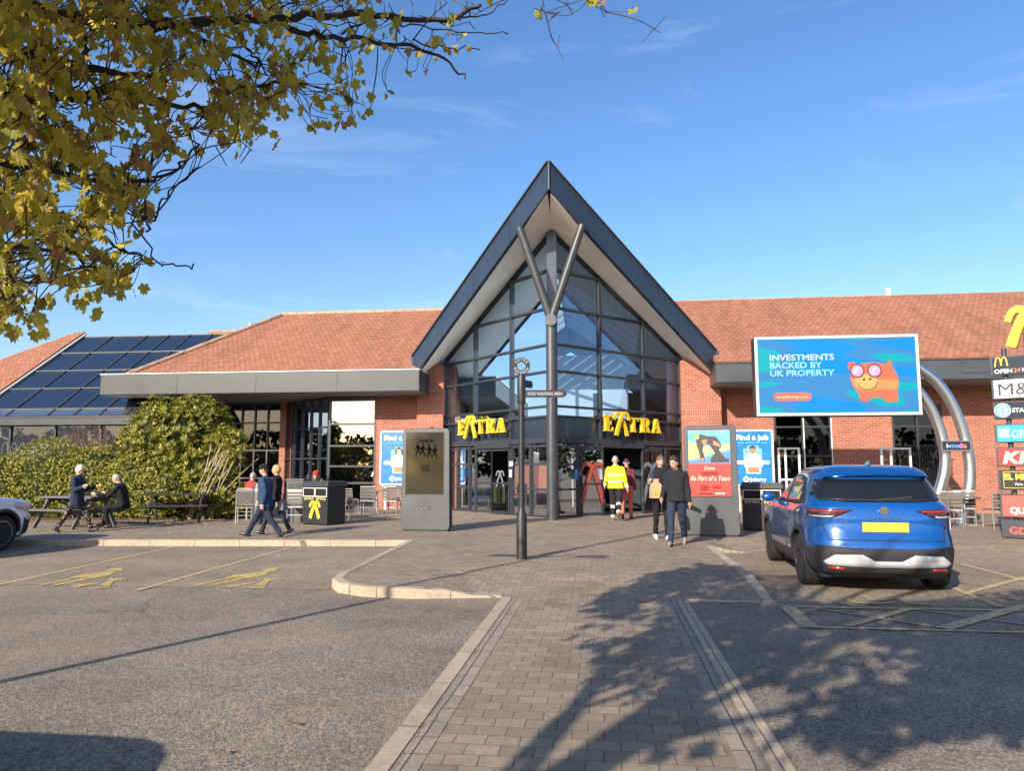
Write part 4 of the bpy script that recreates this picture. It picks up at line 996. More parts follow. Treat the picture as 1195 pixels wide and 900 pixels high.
window((5.9, 26.56), (7.72, 26.56), ZP, 3.5, 2, (.95, 2.0, 3.0), 'glass_dark')
window((9.76, 26.56), (11.3, 26.56), ZP, 3.75, 2, (1.0, 3.0), 'glass_dark')
b = MB()
for x_ in (6.83, 7.74): b.bar((x_, 26.47, ZP), (x_, 26.47, 3.3), .03, .03)
b.build('white_bead', m['white_frame'], **W)
# --- atrium with the sloping glass roof
AE, AZ, TP = 25.0, 3.5, tan(radians(35)); ap = lambda x, k, dz=0: (x, AE + 5.75 * k, AZ + 5.75 * k * TP + dz)
b = MB(); b.poly([ap(-23.5, 0), ap(-16.0, 0), ap(-16.0, 1), ap(-23.5, 1)]); ag = b.build('glass_roof', m['solar'], **W); ag.modifiers.new('s', 'SOLIDIFY').thickness = .05
b = MB()
for x_ in (-23.5, -22.05, -20.35, -19.3, -18.28, -17.25, -16.2): b.bar(ap(x_, 0, .02), ap(x_, 1, .02), .05, .05)
for k in (.07, .3, .52, .76, 1): b.bar(ap(-23.5, k, .025), ap(-16.0, k, .025), .045, .045)
b.build('glazing_bar', m['canopy_dark'], ag, world=True)
b = MB(); b.poly([ap(-23.5, .002, .012), ap(-16, .002, .012), ap(-16, .066, .012), ap(-23.5, .066, .012)]); b.build('eaves_strip', m['steel'], ag, world=True)
b = MB(); b.span((-40, 24.75, AZ - .34), (-16.2, 25.05, AZ - .06)); b.span((-40, 24.72, AZ - .08), (-16.2, 24.78, AZ - .02)); b.build('gutter', m['canopy'], **W)
b = MB(); b.span((-40, 25.02, .05), (-16.4, 25.25, 1.95)); b.build('wall', m['brick'], **W)
b = MB(); b.span((-40, 24.95, 1.95), (-16.4, 25.25, 2.1)); b.build('sill', m['canopy'], **W)
window((-40, 25.1), (-16.4, 25.1), 2.1, AZ - .3, 13, (), 'glass_dark', .07)
tl = ap(-23.55, 1.02); slab('roof', [[ap(-23.55, -.02, .03), ap(-23.55, 1.03, .05), ap(-24.0, 1.03, .05), ap(-25.85, .62, .05), ap(-30.5, -.02, .03)]])
b = MB(); b.tube([ap(-23.55, 1.03, .08), ap(-24.0, 1.03, .08), ap(-25.85, .62, .08), ap(-30.5, -.02, .06)], .1, 8); b.build('ridge', m['ridge'], **W)
b = MB(); b.bar(ap(-23.5, -.02, .06), ap(-23.5, 1.03, .08), .1, .07); b.build('verge', m['trim'], **W)

# ================================================================== SIGNS ON THE ENTRANCE
extra_sign('entrance_sign', 'raised yellow EXTRA letters over the left doors', fp(-1, 3.32, 2.72, .22), (.7071, -.7071, 0))
extra_sign('entrance_sign', 'raised yellow EXTRA letters over the right doors, behind the workers', fp(1, 1.36, 2.74, .22), (.7071, .7071, 0))

# ================================================================== BILLBOARD
bb = thing('billboard', 'large blue LED billboard with an orange piggy bank on curved steel poles', 'billboard', (6.2, 20.7, ZP))
x0, x1, z0, z1 = 4.1, 8.28, 2.97, 5.11
b = MB(); b.span((x0, 20.5, z0), (x1, 20.95, z1)); b.build('cabinet', m['canopy'], bevel=.02, **dict(parent=bb, world=True))
b = MB()
for a, c in (((x0, 20.46, z0), (x1, 20.51, z0 + .07)), ((x0, 20.46, z1 - .07), (x1, 20.51, z1)), ((x0, 20.46, z0 + .07), (x0 + .07, 20.51, z1 - .07)), ((x1 - .07, 20.46, z0 + .07), (x1, 20.51, z1 - .07))): b.span(a, c)
b.build('frame', m['trim'], parent=bb, world=True)
def led():
    N = NM('led_screen'); b = N.bsdf((.0, .1, .3), .5, 0, .2); p = N.pos()
    nz = N.noise(.85, 1.5, .4, N.scale_vec(p, (.55, 1, 1.5))); c = N.ramp(nz.outputs[0], [(.38, (.0, .22, .8)), (.4, (.035, .2, .46)), (.46, (.035, .2, .46)), (.48, (.0, .33, .4))])
    N.t.nodes[-1].color_ramp.interpolation = 'LINEAR'
    w = N.n('ShaderNodeTexWave', bands_direction='Z'); w.inputs['Scale'].default_value = 9; N.l(p, w.inputs['Vector'])
    w2 = N.n('ShaderNodeTexWave', bands_direction='X'); w2.inputs['Scale'].default_value = 9; N.l(p, w2.inputs['Vector'])
    k = N.math('ADD', .78, N.math('MULTIPLY', N.math('ADD', w.outputs[1], w2.outputs[1]), .16))
    c = N.mix(1., c, k, 'MULTIPLY'); N.l(N.mix(.6, c, (0, 0, 0)), b.inputs['Base Color']); N.l(c, b.inputs['Emission Color']); b.inputs['Emission Strength'].default_value = .42; return N.m
def ledc(name, c, e=.55): return pm(name, [q * .4 for q in c], .5, 0, .2, emit=c, es=e * .62)
b = MB(); b.span((x0 + .07, 20.478, z0 + .07), (x1 - .07, 20.505, z1 - .07)); scr = b.build('screen', led(), parent=bb, world=True)
SF = lambda x, z, o=.0: face_frame((x, 20.474 - o, z), (1, 0, 0))
lt = ledc('led_lilac', (.55, .62, .85)); lt2 = ledc('led_cyan', (.3, .68, .82))
for i, (s_, w_, mm) in enumerate((('INVESTMENTS', 1.66, lt), ('BACKED BY', 1.34, lt2), ('UK PROPERTY', 1.66, lt2))): textw(s_, SF(4.47, 4.46 - .21 * i), .225, mm, scr, w_, True, .002, .018)
pill = put('web_button', flat([rrect(0, 0, .98, .22, .105, 8)], .002), SF(4.55, 3.37), ledc('led_red', (.75, .16, .1)), scr, True)
textw('easyMoney.com', SF(4.63, 3.445, .004), .1, ledc('led_pale', (.9, .6, .4)), pill, .82, True, .002, .01)
po = ledc('led_orange', (.72, .15, .09)); po2 = ledc('led_ochre', (.5, .27, .1)); pl = ledc('led_mauve', (.55, .36, .55)); pdk = ledc('led_dark', (.22, .08, .08), .3)
PG = lambda loops, mm, o, nm='piggy_bank': put(nm, flat(loops, .001), SF(7.15, 3.85, o), mm, scr, True)
PG([[(-.42, .42), (-.3, .5), (0, .52), (.25, .48), (.42, .56), (.44, .42), (.56, .2), (.6, -.05), (.54, -.25), (.56, -.52), (.32, -.55), (.2, -.5), (.15, -.42), (-.12, -.42), (-.2, -.52), (-.4, -.5), (-.42, -.3), (-.56, -.12), (-.62, .1), (-.6, .3), (-.66, .36), (-.66, .52), (-.5, .54)]], po, .003)
PG([[(-.6, .08), (-.3, .12), (.1, .06), (.58, .05), (.58, -.1), (.5, -.22), (.1, -.2), (-.2, -.26), (-.5, -.18)]], po2, .006); PG([circle((-.22, .02), .28, 24, .2)], ledc('led_olive', (.55, .4, .12)), .008)
PG([circle((-.28, .07), .035), circle((-.12, .08), .035)], pdk, .011); PG([strip(smoothpts([(-.44, -.02), (-.36, -.16), (-.2, -.22), (-.02, -.16), (.06, 0)], 5), .02)], pdk, .011)
for cx in (-.44, .0):
    PG([circle((cx, .3), .16)], pl, .011, 'spectacles'); PG([circle((cx, .3), .19), circle((cx, .3), .15)], pdk, .014, 'spectacles'); PG([strip([(cx - .08, .22), (cx + .02, .38)], .05)], ledc('led_glint', (.8, .75, .85)), .017, 'spectacles')
PG([[(.2, .44), (.43, .6), (.46, .4), (.36, .3)]], ledc('led_brown', (.45, .17, .1)), .013)
def curved(pts, y, r, lab=None):
    b = MB(); b.tube([V((p.x, y, p.y)) for p in smoothpts(pts, 8)], r, 24); return b.build('pole', m['steel'], bb, smooth=40, world=True)
curved([(7.6, 4.75), (8.1, 4.55), (8.55, 4.25), (9.0, 3.82), (9.36, 3.13), (9.58, 2.29), (9.64, 1.5), (9.54, .84), (9.33, .08)], 21.1, .14)
curved([(7.6, 4.2), (8.05, 4.0), (8.46, 3.68), (8.83, 3.05), (9.03, 2.29), (9.04, 1.62), (8.85, .94), (8.55, .08)], 21.15, .14)
b = MB(); b.span((8.86, 20.86, 2.03), (9.6, 20.94, 2.31)); pt = b.build('name_plate', m['steel'], bb, world=True)
b = MB(); b.span((8.89, 20.85, 2.06), (9.57, 20.862, 2.28)); b.build('plate_face', m['kiosk_side'], pt, world=True)
for s_, x_, c in (('i-', 8.98, (.8, .8, .85)), ('me', 9.07, (.1, .3, .8)), ('d', 9.28, (.55, .2, .6)), ('ia', 9.37, (.8, .2, .12))): textw(s_, face_frame((x_, 20.846, 2.115), (1, 0, 0)), .17, pm('plate_letter_' + s_.strip('-'), c, .5), pt, world=True, bold=.015)

# ================================================================== TOTEM
tr_ = radians(-40); tt = thing('totem_sign', 'tall stack of shop name panels at the right edge with a yellow ribbon on top', 'totem sign', (8.3 + .6 * cos(tr_), 16.95 + .6 * sin(tr_), ZP), tr_)
b = MB()
for x_ in (-.35, .35): b.tube([(x_, .06, 0), (x_, .06, 4.0)], .05, 12)
b.build('post', m['dark_metal'], tt, smooth=40)
PN = [(3.83, 3.4, 'navy'), (3.35, 2.89, 'tee'), (2.87, 2.47, 'navy'), (2.39, 1.97, 'sky_blue'), (1.9, 1.47, 'red'), (1.43, .98, 'text_black'), (.92, .42, 'salmon'), (.39, .0, 'kiosk')]
TT = lambda x, z, o=0: face_frame((x, -.075 - o, z), (1, 0, 0))
for i, (zt, zb, mm) in enumerate(PN):
    b = MB(); b.span((-.6, -.06, zb + .015), (.62, .12, zt - .015)); c_ = b.build('sign_panel', m['kiosk'], tt, bevel=.01)
    b = MB(); b.span((-.55, -.07, zb + .04), (.6, -.055, zt - .04)); b.build('panel_face', m[mm], c_)
    T_ = lambda s_, x, z, sz, mt, w=None, bold=.012, sh=0: textw(s_, TT(x, z), sz, m[mt], c_, w, False, .003, bold, shear=sh)
    if i == 0:
        put('arch_emblem', flat([strip(smoothpts([(0, 0), (.02, .14), (.06, .2), (.1, .15), (.115, .02)], 5), .026)], .003), TT(-.5, 3.6), m['ext_yellow'], c_)
        put('arch_emblem', flat([strip(smoothpts([(.115, .02), (.13, .15), (.17, .2), (.21, .14), (.23, 0)], 5), .026)], .003), TT(-.5, 3.6, .001), m['ext_yellow'], c_)
        T_('OPEN', -.52, 3.46, .12, 'letter_white', .32); T_('24', -.17, 3.46, .12, 'terracotta', .12); T_('HOURS', -.02, 3.46, .12, 'letter_white', .37)
    if i == 1: T_('M&S', -.5, 2.99, .36, 'text_black', .74, .0)
    if i == 2:
        put('emblem', flat([circle((0, 0), .15, 32)], .003), TT(-.42, 2.67), m['letter_white'], c_); put('emblem', flat([circle((0, 0), .14, 32), circle((0, 0), .095, 32)], .003), TT(-.42, 2.67, .003), m['green'], c_)
        put('emblem', flat([[(-.05, -.07), (-.02, .0), (-.04, .05), (0, .08), (.04, .05), (.02, 0), (.05, -.07)]], .003), TT(-.42, 2.67, .003), m['green'], c_); T_('STARBUCKS', -.25, 2.62, .12, 'letter_white', .66, .02)
    if i == 3:
        for a in (0, .1):
            for c in (0, .1): put('emblem', flat([rrect(a, c, a + .085, c + .085, .01)], .003), TT(-.52, 2.1), m['letter_white'], c_)
        T_('GREGGS', -.3, 2.08, .24, 'letter_white', .72, .0)
    if i == 4: T_('KFC', -.5, 1.56, .34, 'letter_white', .82, .035, .2)
    if i == 5:
        T_('EL MEXICANA', -.48, 1.22, .17, 'yellow_text', .98, .03); put('frame_line', flat([rrect(-.5, 1.04, .55, 1.38, .01), rrect(-.49, 1.05, .54, 1.37, .01)], .002), TT(0, 0), m['gold'], c_); T_('Pure. Fresh. Mexican.', -.3, 1.1, .075, 'letter_white', .6, .0, .2)
    if i == 6: T_('QUICK', -.42, .52, .18, 'letter_white', .55, .03); T_('&', .02, .72, .13, 'letter_white', None, .02)
    if i == 7: T_('GDK', -.46, .1, .2, 'salmon', .5, .03)
ribbons(TT(.12, 4.0, -.05), .82, m['ext_yellow'], m['steel'], tt, ext=.07, w=.24)
b = MB(); b.tube([(.05, .06, 3.8), (.05, .06, 4.3)], .03, 8); b.build('ribbon_bracket', m['dark_metal'], tt)
# ================================================================== KIOSKS
def kiosk(label, loc, rz, h, w, skinf):
    t = thing('advertising_kiosk', label, 'kiosk', loc, rz)
    b = MB(); d = .26
    prof = rrect(-w / 2, .03, w / 2, h, .09, 6)
    prof = [(x * (1 if z > .3 else 1.0) * (1.045 - .045 * z / h), z) for x, z in prof]
    n = len(prof); b.add([(x, -d / 2, z) for x, z in prof] + [(x, d / 2, z) for x, z in prof], [range(n), range(2 * n - 1, n - 1, -1)] + [(i, n + i, n + (i + 1) % n, (i + 1) % n) for i in range(n)])
    me = b.build('housing', [m['kiosk'], m['kiosk_side']], t, smooth=30, bevel=.012)
    for p in me.data.polygons: p.material_index = 1 if (abs(p.normal.x) > .7) else 0
    b = MB(); b.box((0, 0, .02), (w * .96, d * .8, .05)); b.build('plinth', m['kiosk_side'], t)
    b = MB(); b.span((-w * .42, -d / 2 - .004, .86), (w * .38, -d / 2 + .02, 2.3 * h / 2.4)); sc = b.build('screen', skinf, t)
    b = MB()
    for a, c in (((-w * .43, .845), (w * .39, .86)), ((-w * .43, 2.3 * h / 2.4), (w * .39, 2.315 * h / 2.4))): b.span((a[0], -d / 2 - .01, a[1]), (c[0], -d / 2 + .01, c[1]))
    for x_ in (-w * .43, w * .38): b.span((x_, -d / 2 - .01, .86), (x_ + w * .01, -d / 2 + .01, 2.3 * h / 2.4))
    b.build('screen_bezel', m['kiosk_side'], t)
    b = MB(); b.span((-.13, -d / 2 - .006, .5), (.13, -d / 2, .57)); lb = b.build('maker_plate', m['text_black'], t)
    for s_, x_, c in (('i-', -.1, 'letter_white'), ('me', -.055, 'notice_blue'), ('d', .0, 'salmon'), ('ia', .035, 'salmon')): textw(s_, face_frame((x_, -d / 2 - .008, .515), (1, 0, 0)), .06, m[c], lb)
    return t, sc, lambda x, z, o=0: face_frame((x, -d / 2 - .006 - o, z), (1, 0, 0))
def poster_brown():
    N = NM('brown_screen_poster'); b = N.bsdf((.1, .07, .03), .06, 0, .5); o = N.objc(); sp = N.n('ShaderNodeSeparateXYZ'); N.l(o, sp.inputs[0])
    nz = N.noise(3, 4, .6, N.scale_vec(o, (3, 1, .7))); f = N.math('ADD', sp.outputs[2], N.math('MULTIPLY', nz.outputs[0], .7))
    N.l(N.ramp(N.math('MULTIPLY', f, .4), [(.4, (.022, .017, .011)), (.58, (.034, .028, .013)), (.85, (.034, .03, .017)), (1., (.028, .024, .022))]), b.inputs['Base Color']); return N.m
k1, s1, F1 = kiosk('grey kiosk with a dark brown screen, left of the entrance beside the chairs', (-4.12, 17.18, ZP), radians(-3), 2.39, 1.13, poster_brown())
dk = pm('print_black', (.004, .004, .004), .9, 0, 0); rnd = random.Random(5)
for i, x in enumerate((-.2, -.07, .08, .23)):   # running silhouettes
    lp = [[(-.03, .14), (.02, .15), (.035, .09), (.07, .06), (.05, .04), (.02, .06), (.015, .02), (.05, -.05), (.04, -.12), (.02, -.12), (.02, -.05), (-.01, -.01), (-.03, -.05), (-.07, -.1), (-.085, -.085), (-.05, -.03), (-.03, .03), (-.05, .05), (-.07, .02), (-.085, .03), (-.06, .08)]]
    put('silhouette', flat([[(p[0] * (1 if i % 2 else -1), p[1]) for p in lp[0]]], .001), F1(x, 1.86 - .02 * i), dk, s1); put('silhouette', flat([circle((0, .18), .024)], .001), F1(x, 1.86 - .02 * i), dk, s1)
for i in range(5): put('print_line', flat([rrect(0, 0, .22 - .05 * (i % 2), .012, .004)], .001), F1(-.1, 1.5 - .028 * i), dk, s1)
for i in range(8): put('print_line', flat([rrect(0, 0, .03, .08 - .02 * (i % 3), .01)], .001), F1(-.16 + .045 * i, 2.06), dk, s1)
k2, s2, F2 = kiosk('grey kiosk with a red and sky-blue screen, right of the entrance behind the hoodie', (2.31, 16.6, ZP), radians(-9), 2.38, 1.1, m['red'])
put('picture', flat([[(-.46, 1.55), (.42, 1.55), (.42, 2.27), (-.46, 2.27)]], .001), F2(0, 0), pm('poster_sky', (.12, .42, .55), .3, var=.35, vs=5), s2)
put('picture', flat([[(-.46, 1.62), (.42, 1.86), (.42, 1.98), (-.1, 1.9), (-.46, 2.05)]], .001), F2(0, 0, .002), pm('poster_field', (.42, .4, .16), .4, var=.2, vs=6), s2)
put('picture', flat([[(-.46, 1.55), (.42, 1.55), (.42, 1.84), (-.1, 1.66), (-.46, 1.62)]], .001), F2(0, 0, .004), pm('poster_panel', (.1, .2, .38), .3), s2)
put('picture_figure', flat([[(-.3, 2.12), (-.2, 2.19), (-.05, 2.15), (.12, 2.14), (.22, 2.0), (.24, 1.9), (.18, 1.86), (.3, 1.68), (.4, 1.64), (.38, 1.58), (.0, 1.57), (.02, 1.68), (.1, 1.78), (-.02, 1.96), (-.12, 1.98), (-.16, 1.85), (-.12, 1.7), (-.12, 1.59), (-.22, 1.6), (-.22, 1.75), (-.28, 1.95)]], .001), F2(0, 0, .006), pm('poster_clothes', (.03, .028, .03), .5), s2)
put('picture_figure', flat([circle((-.28, 2.13), .055)], .001), F2(0, 0, .008), pm('poster_helmet', (.5, .42, .08), .5), s2)
put('picture_figure', flat([[(-.1, 1.9), (-.05, 2.08), (-.18, 2.05)], [(-.2, 1.68), (-.13, 1.66), (-.14, 1.6), (-.21, 1.62)], [(.08, 2.05), (.2, 1.98), (.22, 1.9), (.06, 1.96)]], .001), F2(0, 0, .008), m['terracotta'], s2)
cream = pm('poster_cream', (.7, .5, .38), .5)
textw('Come', F2(-.14, 1.42), .11, cream, s2, .22, bold=.012, shear=.2); textw('Be Part of a Team', F2(-.43, 1.19), .14, cream, s2, .82, bold=.01, shear=.3)
for i, (x, w_, z) in enumerate(((-.2, .36, 1.35), (-.18, .32, 1.31), (-.22, .16, 1.06), (.02, .2, 1.06), (-.22, .18, 1.02), (.04, .16, 1.02), (-.22, .15, .98), (-.26, .28, .9))):
    put('print_line', flat([rrect(0, 0, w_, .018, .004)], .001), F2(x, z), dk, s2)
put('print_line', flat([rrect(0, 0, .2, .03, .006)], .001), F2(.08, .9), cream, s2)

# ================================================================== JOB POSTERS
def job_poster(label, loc, w, h, man):
    t = thing('job_poster', label, 'poster', loc, 0)
    FP = lambda x, z, o=0: face_frame((x, -.05 - o, z), (1, 0, 0))
    put('frame', flat([rrect(-w / 2, 0, w / 2, h, .09), rrect(-w / 2 + .06, .06, w / 2 - .06, h - .06, .05)], .02), FP(0, 0), m['white_frame'], t)
    put('poster_sheet', flat([rrect(-w / 2 + .055, .055, w / 2 - .055, h - .055, .05)], .004), FP(0, 0, -.015), m['poster_blue'], t)
    b = MB()
    for x_ in (-w * .35, w * .35): b.bar((x_, 0.02, -loc[2] + ZP), (x_, 0.02, h * .5), .05, .05)
    b.build('leg', m['white_frame'], t)
    textw('Find a job', FP(-w * .4, h - .34), .24, m['letter_white'], t, w * .78, bold=.03)
    textw('that works for you', FP(-w * .34, h - .47), .1, m['poster_light'], t, w * .68, bold=.012)
    put('portrait', flat([[(-.24, .42), (.26, .42), (.26, .72), (.3, .74), (.3, 1.26), (.2, 1.28), (.2, 1.36), (-.16, 1.36), (-.16, 1.28), (-.3, 1.26), (-.3, .74), (-.24, .72)]], .001), FP(0, 0, -.009), m['poster_light'], t)
    put('portrait', flat([[(-.2, .44), (.22, .44), (.24, .62), (.3, .66), (.29, .94), (.18, 1.06), (.06, 1.1), (-.06, 1.1), (-.18, 1.06), (-.28, .94), (-.28, .66), (-.22, .62)]], .001), FP(0, 0, -.007), m['tee'], t)
    put('portrait', flat([circle((0, 1.2), .1, 20, .13)], .001), FP(0, 0, -.005), pm('portrait_skin', (.5, .3, .2), .5) if not man else pm('portrait_skin_dark', (.3, .17, .11), .5), t)
    put('portrait', flat([[(-.1, 1.22), (-.11, 1.32), (0, 1.37), (.11, 1.32), (.1, 1.22), (.06, 1.28), (-.06, 1.28)] if man else [(-.13, 1.05), (-.14, 1.28), (0, 1.37), (.14, 1.28), (.13, 1.05), (.09, 1.1), (.08, 1.28), (-.08, 1.28), (-.09, 1.1)]], .001), FP(0, 0, -.003), hair_dark, t)
    put('portrait', flat([[(-.16, .46), (-.2, .62), (.0, .66), (.2, .62), (.2, .46)]], .001), FP(0, 0, -.004), m['terracotta'], t)
    put('search_bar', flat([rrect(-w * .4, .74, w * .4, .86, .06)], .002), FP(0, 0), m['letter_white'], t)
    put('emblem', flat([[(-.36, .24), (-.24, .36), (-.12, .24), (-.24, .12)], circle((-.24, .24), .04)], .002), FP(0, 0, -.008), m['letter_white'], t)
    textw('Joberry', FP(-.1, .18), .17, m['letter_white'], t, .52, bold=.02); return t
job_poster('blue Find a job poster showing a woman, on the brick wall behind the chairs', (-7.27, 26.02, .98), 1.4, 1.95, False)
job_poster('blue Find a job poster showing a man, behind the right kiosk and bin', (4.98, 25.85, .98), 1.36, 1.9, True)

# ================================================================== LITTER BINS
def litter_bin(label, loc, rz, gold):
    t = thing('litter_bin', label, 'bin', loc, rz); w, d, h = .9, .66, 1.12
    b = MB(); n = 13
    b.span((-w / 2 + .01, -d / 2 + .012, .02), (w / 2 - .01, d / 2, h - .14)); 
    for i in range(n): b.span((-w / 2 + w * i / n + .004, -d / 2, .03), (-w / 2 + w * (i + 1) / n - .004, -d / 2 + .013, .62))
    b.span((-w / 2, -d / 2 - .004, .62), (w / 2, -d / 2 + .01, .72)); b.build('casing', m['black'], t, bevel=.004)
    b = MB(); b.span((-w / 2 - .03, -d / 2 - .03, h - .14), (w / 2 + .03, d / 2 + .03, h - .05)); b.span((-w / 2, -d / 2, h - .05), (w / 2, d / 2, h)); b.build('lid', m['dark_metal'], t, bevel=.01)
    for x_ in (-.215, .215):
        b = MB(); b.span((x_ - .19, -d / 2 - .006, .74), (x_ + .19, -d / 2 + .008, .94)); o = b.build('opening', pm('hole_black', (.003, .003, .003), .9), t)
        b = MB()
        for a, c in (((-.21, .72), (.21, .745)), ((-.21, .935), (.21, .955))): b.span((x_ + a[0], -d / 2 - .012, a[1]), (x_ + c[0], -d / 2 + .006, c[1]))
        for q in (-.21, .19): b.span((x_ + q, -d / 2 - .012, .745), (x_ + q + .02, -d / 2 + .006, .935))
        b.build('opening_rim', m['trim'], o)
        textw('EXTRA', face_frame((x_ - .17, -d / 2 - .007, .64), (1, 0, 0)), .085, m['gold'], t, .34, bold=.015)
    if gold: ribbons(face_frame((0, -d / 2 - .003, .17), (1, 0, 0)), .42, m['ext_yellow'], m['ext_yellow'], t, ext=.002, name='emblem', w=.25)
    b = MB()
    for x_ in (-.45, .45):
        for y_ in (-.25, .25): b.box((x_ * .85, y_, .01), (.08, .08, .03))
    b.build('foot', m['black'], t); return t
litter_bin('black double litter bin with yellow ribbon, near the striding walker', (-7.3, 18.95, ZP), radians(-24), True)
litter_bin('black double litter bin half hidden behind the blue car', (3.75, 18.4, ZP), radians(-16), False)
b = thing('bollard', 'dark grey cylindrical bollard behind the striding walker', 'bollard', (-9.0, 18.7, ZP)); q = MB(); q.lathe([(.14, 0), (.14, .98), (.12, 1.05), (.04, 1.08), (.001, 1.085)], (0, 0, 0), 24); q.build('shaft', m['kiosk'], b, smooth=40); q = MB(); q.lathe([(.146, .86), (.146, .93)], (0, 0, 0), 24); q.build('band', m['steel'], b, smooth=40)
t = thing('condiment_stand', 'small grey stand with white slatted front, left of the black bin', 'stand', (-8.35, 19.7, ZP))
b = MB(); b.span((-.2, -.19, .0), (.2, .19, .88)); b.span((-.23, -.22, .86), (.23, .22, 1.12)); b.span((-.26, -.24, 1.12), (.26, .24, 1.17)); b.build('cabinet', m['kiosk'], t, bevel=.008)
b = MB(); [b.span((-.21, -.21, .5 + .09 * i), (.21, .2, .57 + .09 * i)) for i in range(4)]; b.build('slatted_front', m['white_frame'], t)
b = MB(); b.span((-.18, -.226, .92), (-.02, -.215, 1.06)); b.span((.02, -.226, .92), (.18, -.215, 1.06)); b.build('opening', m['text_black'], t)

# ================================================================== FINGERPOST
t = thing('fingerpost', 'slim black fingerpost with ring finial and one arm reading DOG WALKING AREA', 'signpost', (-1.32, 12.02, hz(-1.32, 12.02) - .02), YAW)
b = MB(); b.lathe([(.085, 0), (.085, .7), (.075, .73), (.055, .8), (.05, .84)], (0, 0, 0), 20); b.build('base', m['black'], t, smooth=40)
b = MB(); b.tube([(0, 0, .8), (0, 0, 3.0)], .048, 18); b.lathe([(.062, 2.52), (.068, 2.55), (.068, 2.95), (.055, 2.99)], (0, 0, 0), 18); b.lathe([(.053, 1.86), (.056, 1.88), (.053, 1.9)], (0, 0, 0), 18); b.build('pole', m['black'], t, smooth=40)
rg = put('ring', flat([circle((0, 0), .145, 36), circle((0, 0), .07, 28)], .018), face_frame((0, 0, 3.14), (1, 0, 0)), m['black'], t)
for s_, top_ in (('EXTRA', True), ('BALDOCK', False)):
    n = len(s_)
    for i, ch in enumerate(s_):
        a = radians(90 + (n - 1) * 13 - 26 * i) if top_ else radians(270 - (n - 1) * 11 + 22 * i)
        me = text_mesh(ch, .055, .001, .01, 'CENTER'); r_ = .092 if top_ else .128; rot = a - pi / 2 if top_ else a + pi / 2
        put('letter', me, face_frame((0, -.02, 3.14), (1, 0, 0)) @ TR(r_ * cos(a), r_ * sin(a), 0) @ RZ(rot), m['letter_grey'], rg)
ar = put('finger_arm', flat([[(.03, -.06), (.68, -.06), (.73, -.035), (.745, 0), (.73, .035), (.68, .06), (.03, .06)]], .014), face_frame((0, -.02, 2.68), (1, 0, 0)), m['black'], t)
textw('DOG WALKING AREA', face_frame((.1, -.037, 2.655), (1, 0, 0)), .075, m['letter_grey'], ar, .57, bold=.01)
d_ = V((.55, .83, 0)); put('finger_arm', flat([[(.03, -.06), (.3, -.06), (.34, 0), (.3, .06), (.03, .06)]], .014), face_frame((0, 0, 2.86), d_), m['black'], t)

# ================================================================== LAMP POST (its long shadow crosses the car park)
t = thing('street_lamp', 'tall street lamp beside the viewer, shown by its thin shadow on the asphalt', 'street lamp', (-6.3, 1.15, 0))
b = MB(); b.tube([(0, 0, 0), (0, 0, 1.2), (0, 0, 1.25), (0, 0, 6.0)], [.09, .09, .055, .04], 14); b.build('pole', m['dark_metal'], t, smooth=40)
b = MB(); b.tube([(-.6, 0, 5.97), (.6, 0, 5.97)], .025, 8); b.build('arm', m['dark_metal'], t)
for sx in (-1, 1): b = MB(); b.box((sx * .72, 0, 5.97), (.5, .2, .08)); b.build('lamp_head', m['dark_metal'], t, bevel=.02)

# ================================================================== CHAIRS, TABLES
def chair():
    t = thing('cafe_chair', 'chair', 'chair')
    f = MB()
    for sx in (-1, 1):
        x = sx * .23
        f.tube([(x, .22, 0), (x, .2, .44), (x, .25, .9)], .014, 8); f.tube([(x, -.21, 0), (x, -.2, .45)], .014, 8); f.bar((x, -.21, .44), (x, .21, .44), .022, .028)
    for y_, z_ in ((-.2, .43), (.2, .43), (.25, .88)): f.bar((-.23, y_, z_), (.23, y_, z_), .026, .026)
    f.bar((-.23, .205, .22), (.23, .205, .22), .016, .016); f.build('frame', m['alu'], t, smooth=40)
    b = MB(); [b.box((0, -.17 + .075 * i, .46), (.46, .062, .018)) for i in range(6)]; b.build('seat', m['slat'], t)
    b = MB()
    for i in range(4): z = .55 + .085 * i; b.box((0, .212 + (z - .44) * .109 + .0, z), (.45, .016, .07))
    b.build('backrest', m['slat'], t); return t
def table():
    t = thing('cafe_table', 'table', 'table')
    b = MB(); b.lathe([(.36, .7), (.365, .715), (.36, .73), (.001, .731)], (0, 0, 0), 28); b.build('tabletop', m['slat'], t, smooth=35)
    b = MB(); b.tube([(0, 0, .02), (0, 0, .7)], .03, 12); b.build('pedestal', m['alu'], t, smooth=40)
    b = MB(); [b.bar((0, 0, .03), (.3 * cos(a), .3 * sin(a), .02), .05, .03) for a in (pi / 4, 3 * pi / 4, 5 * pi / 4, 7 * pi / 4)]; b.build('foot', m['alu'], t); return t
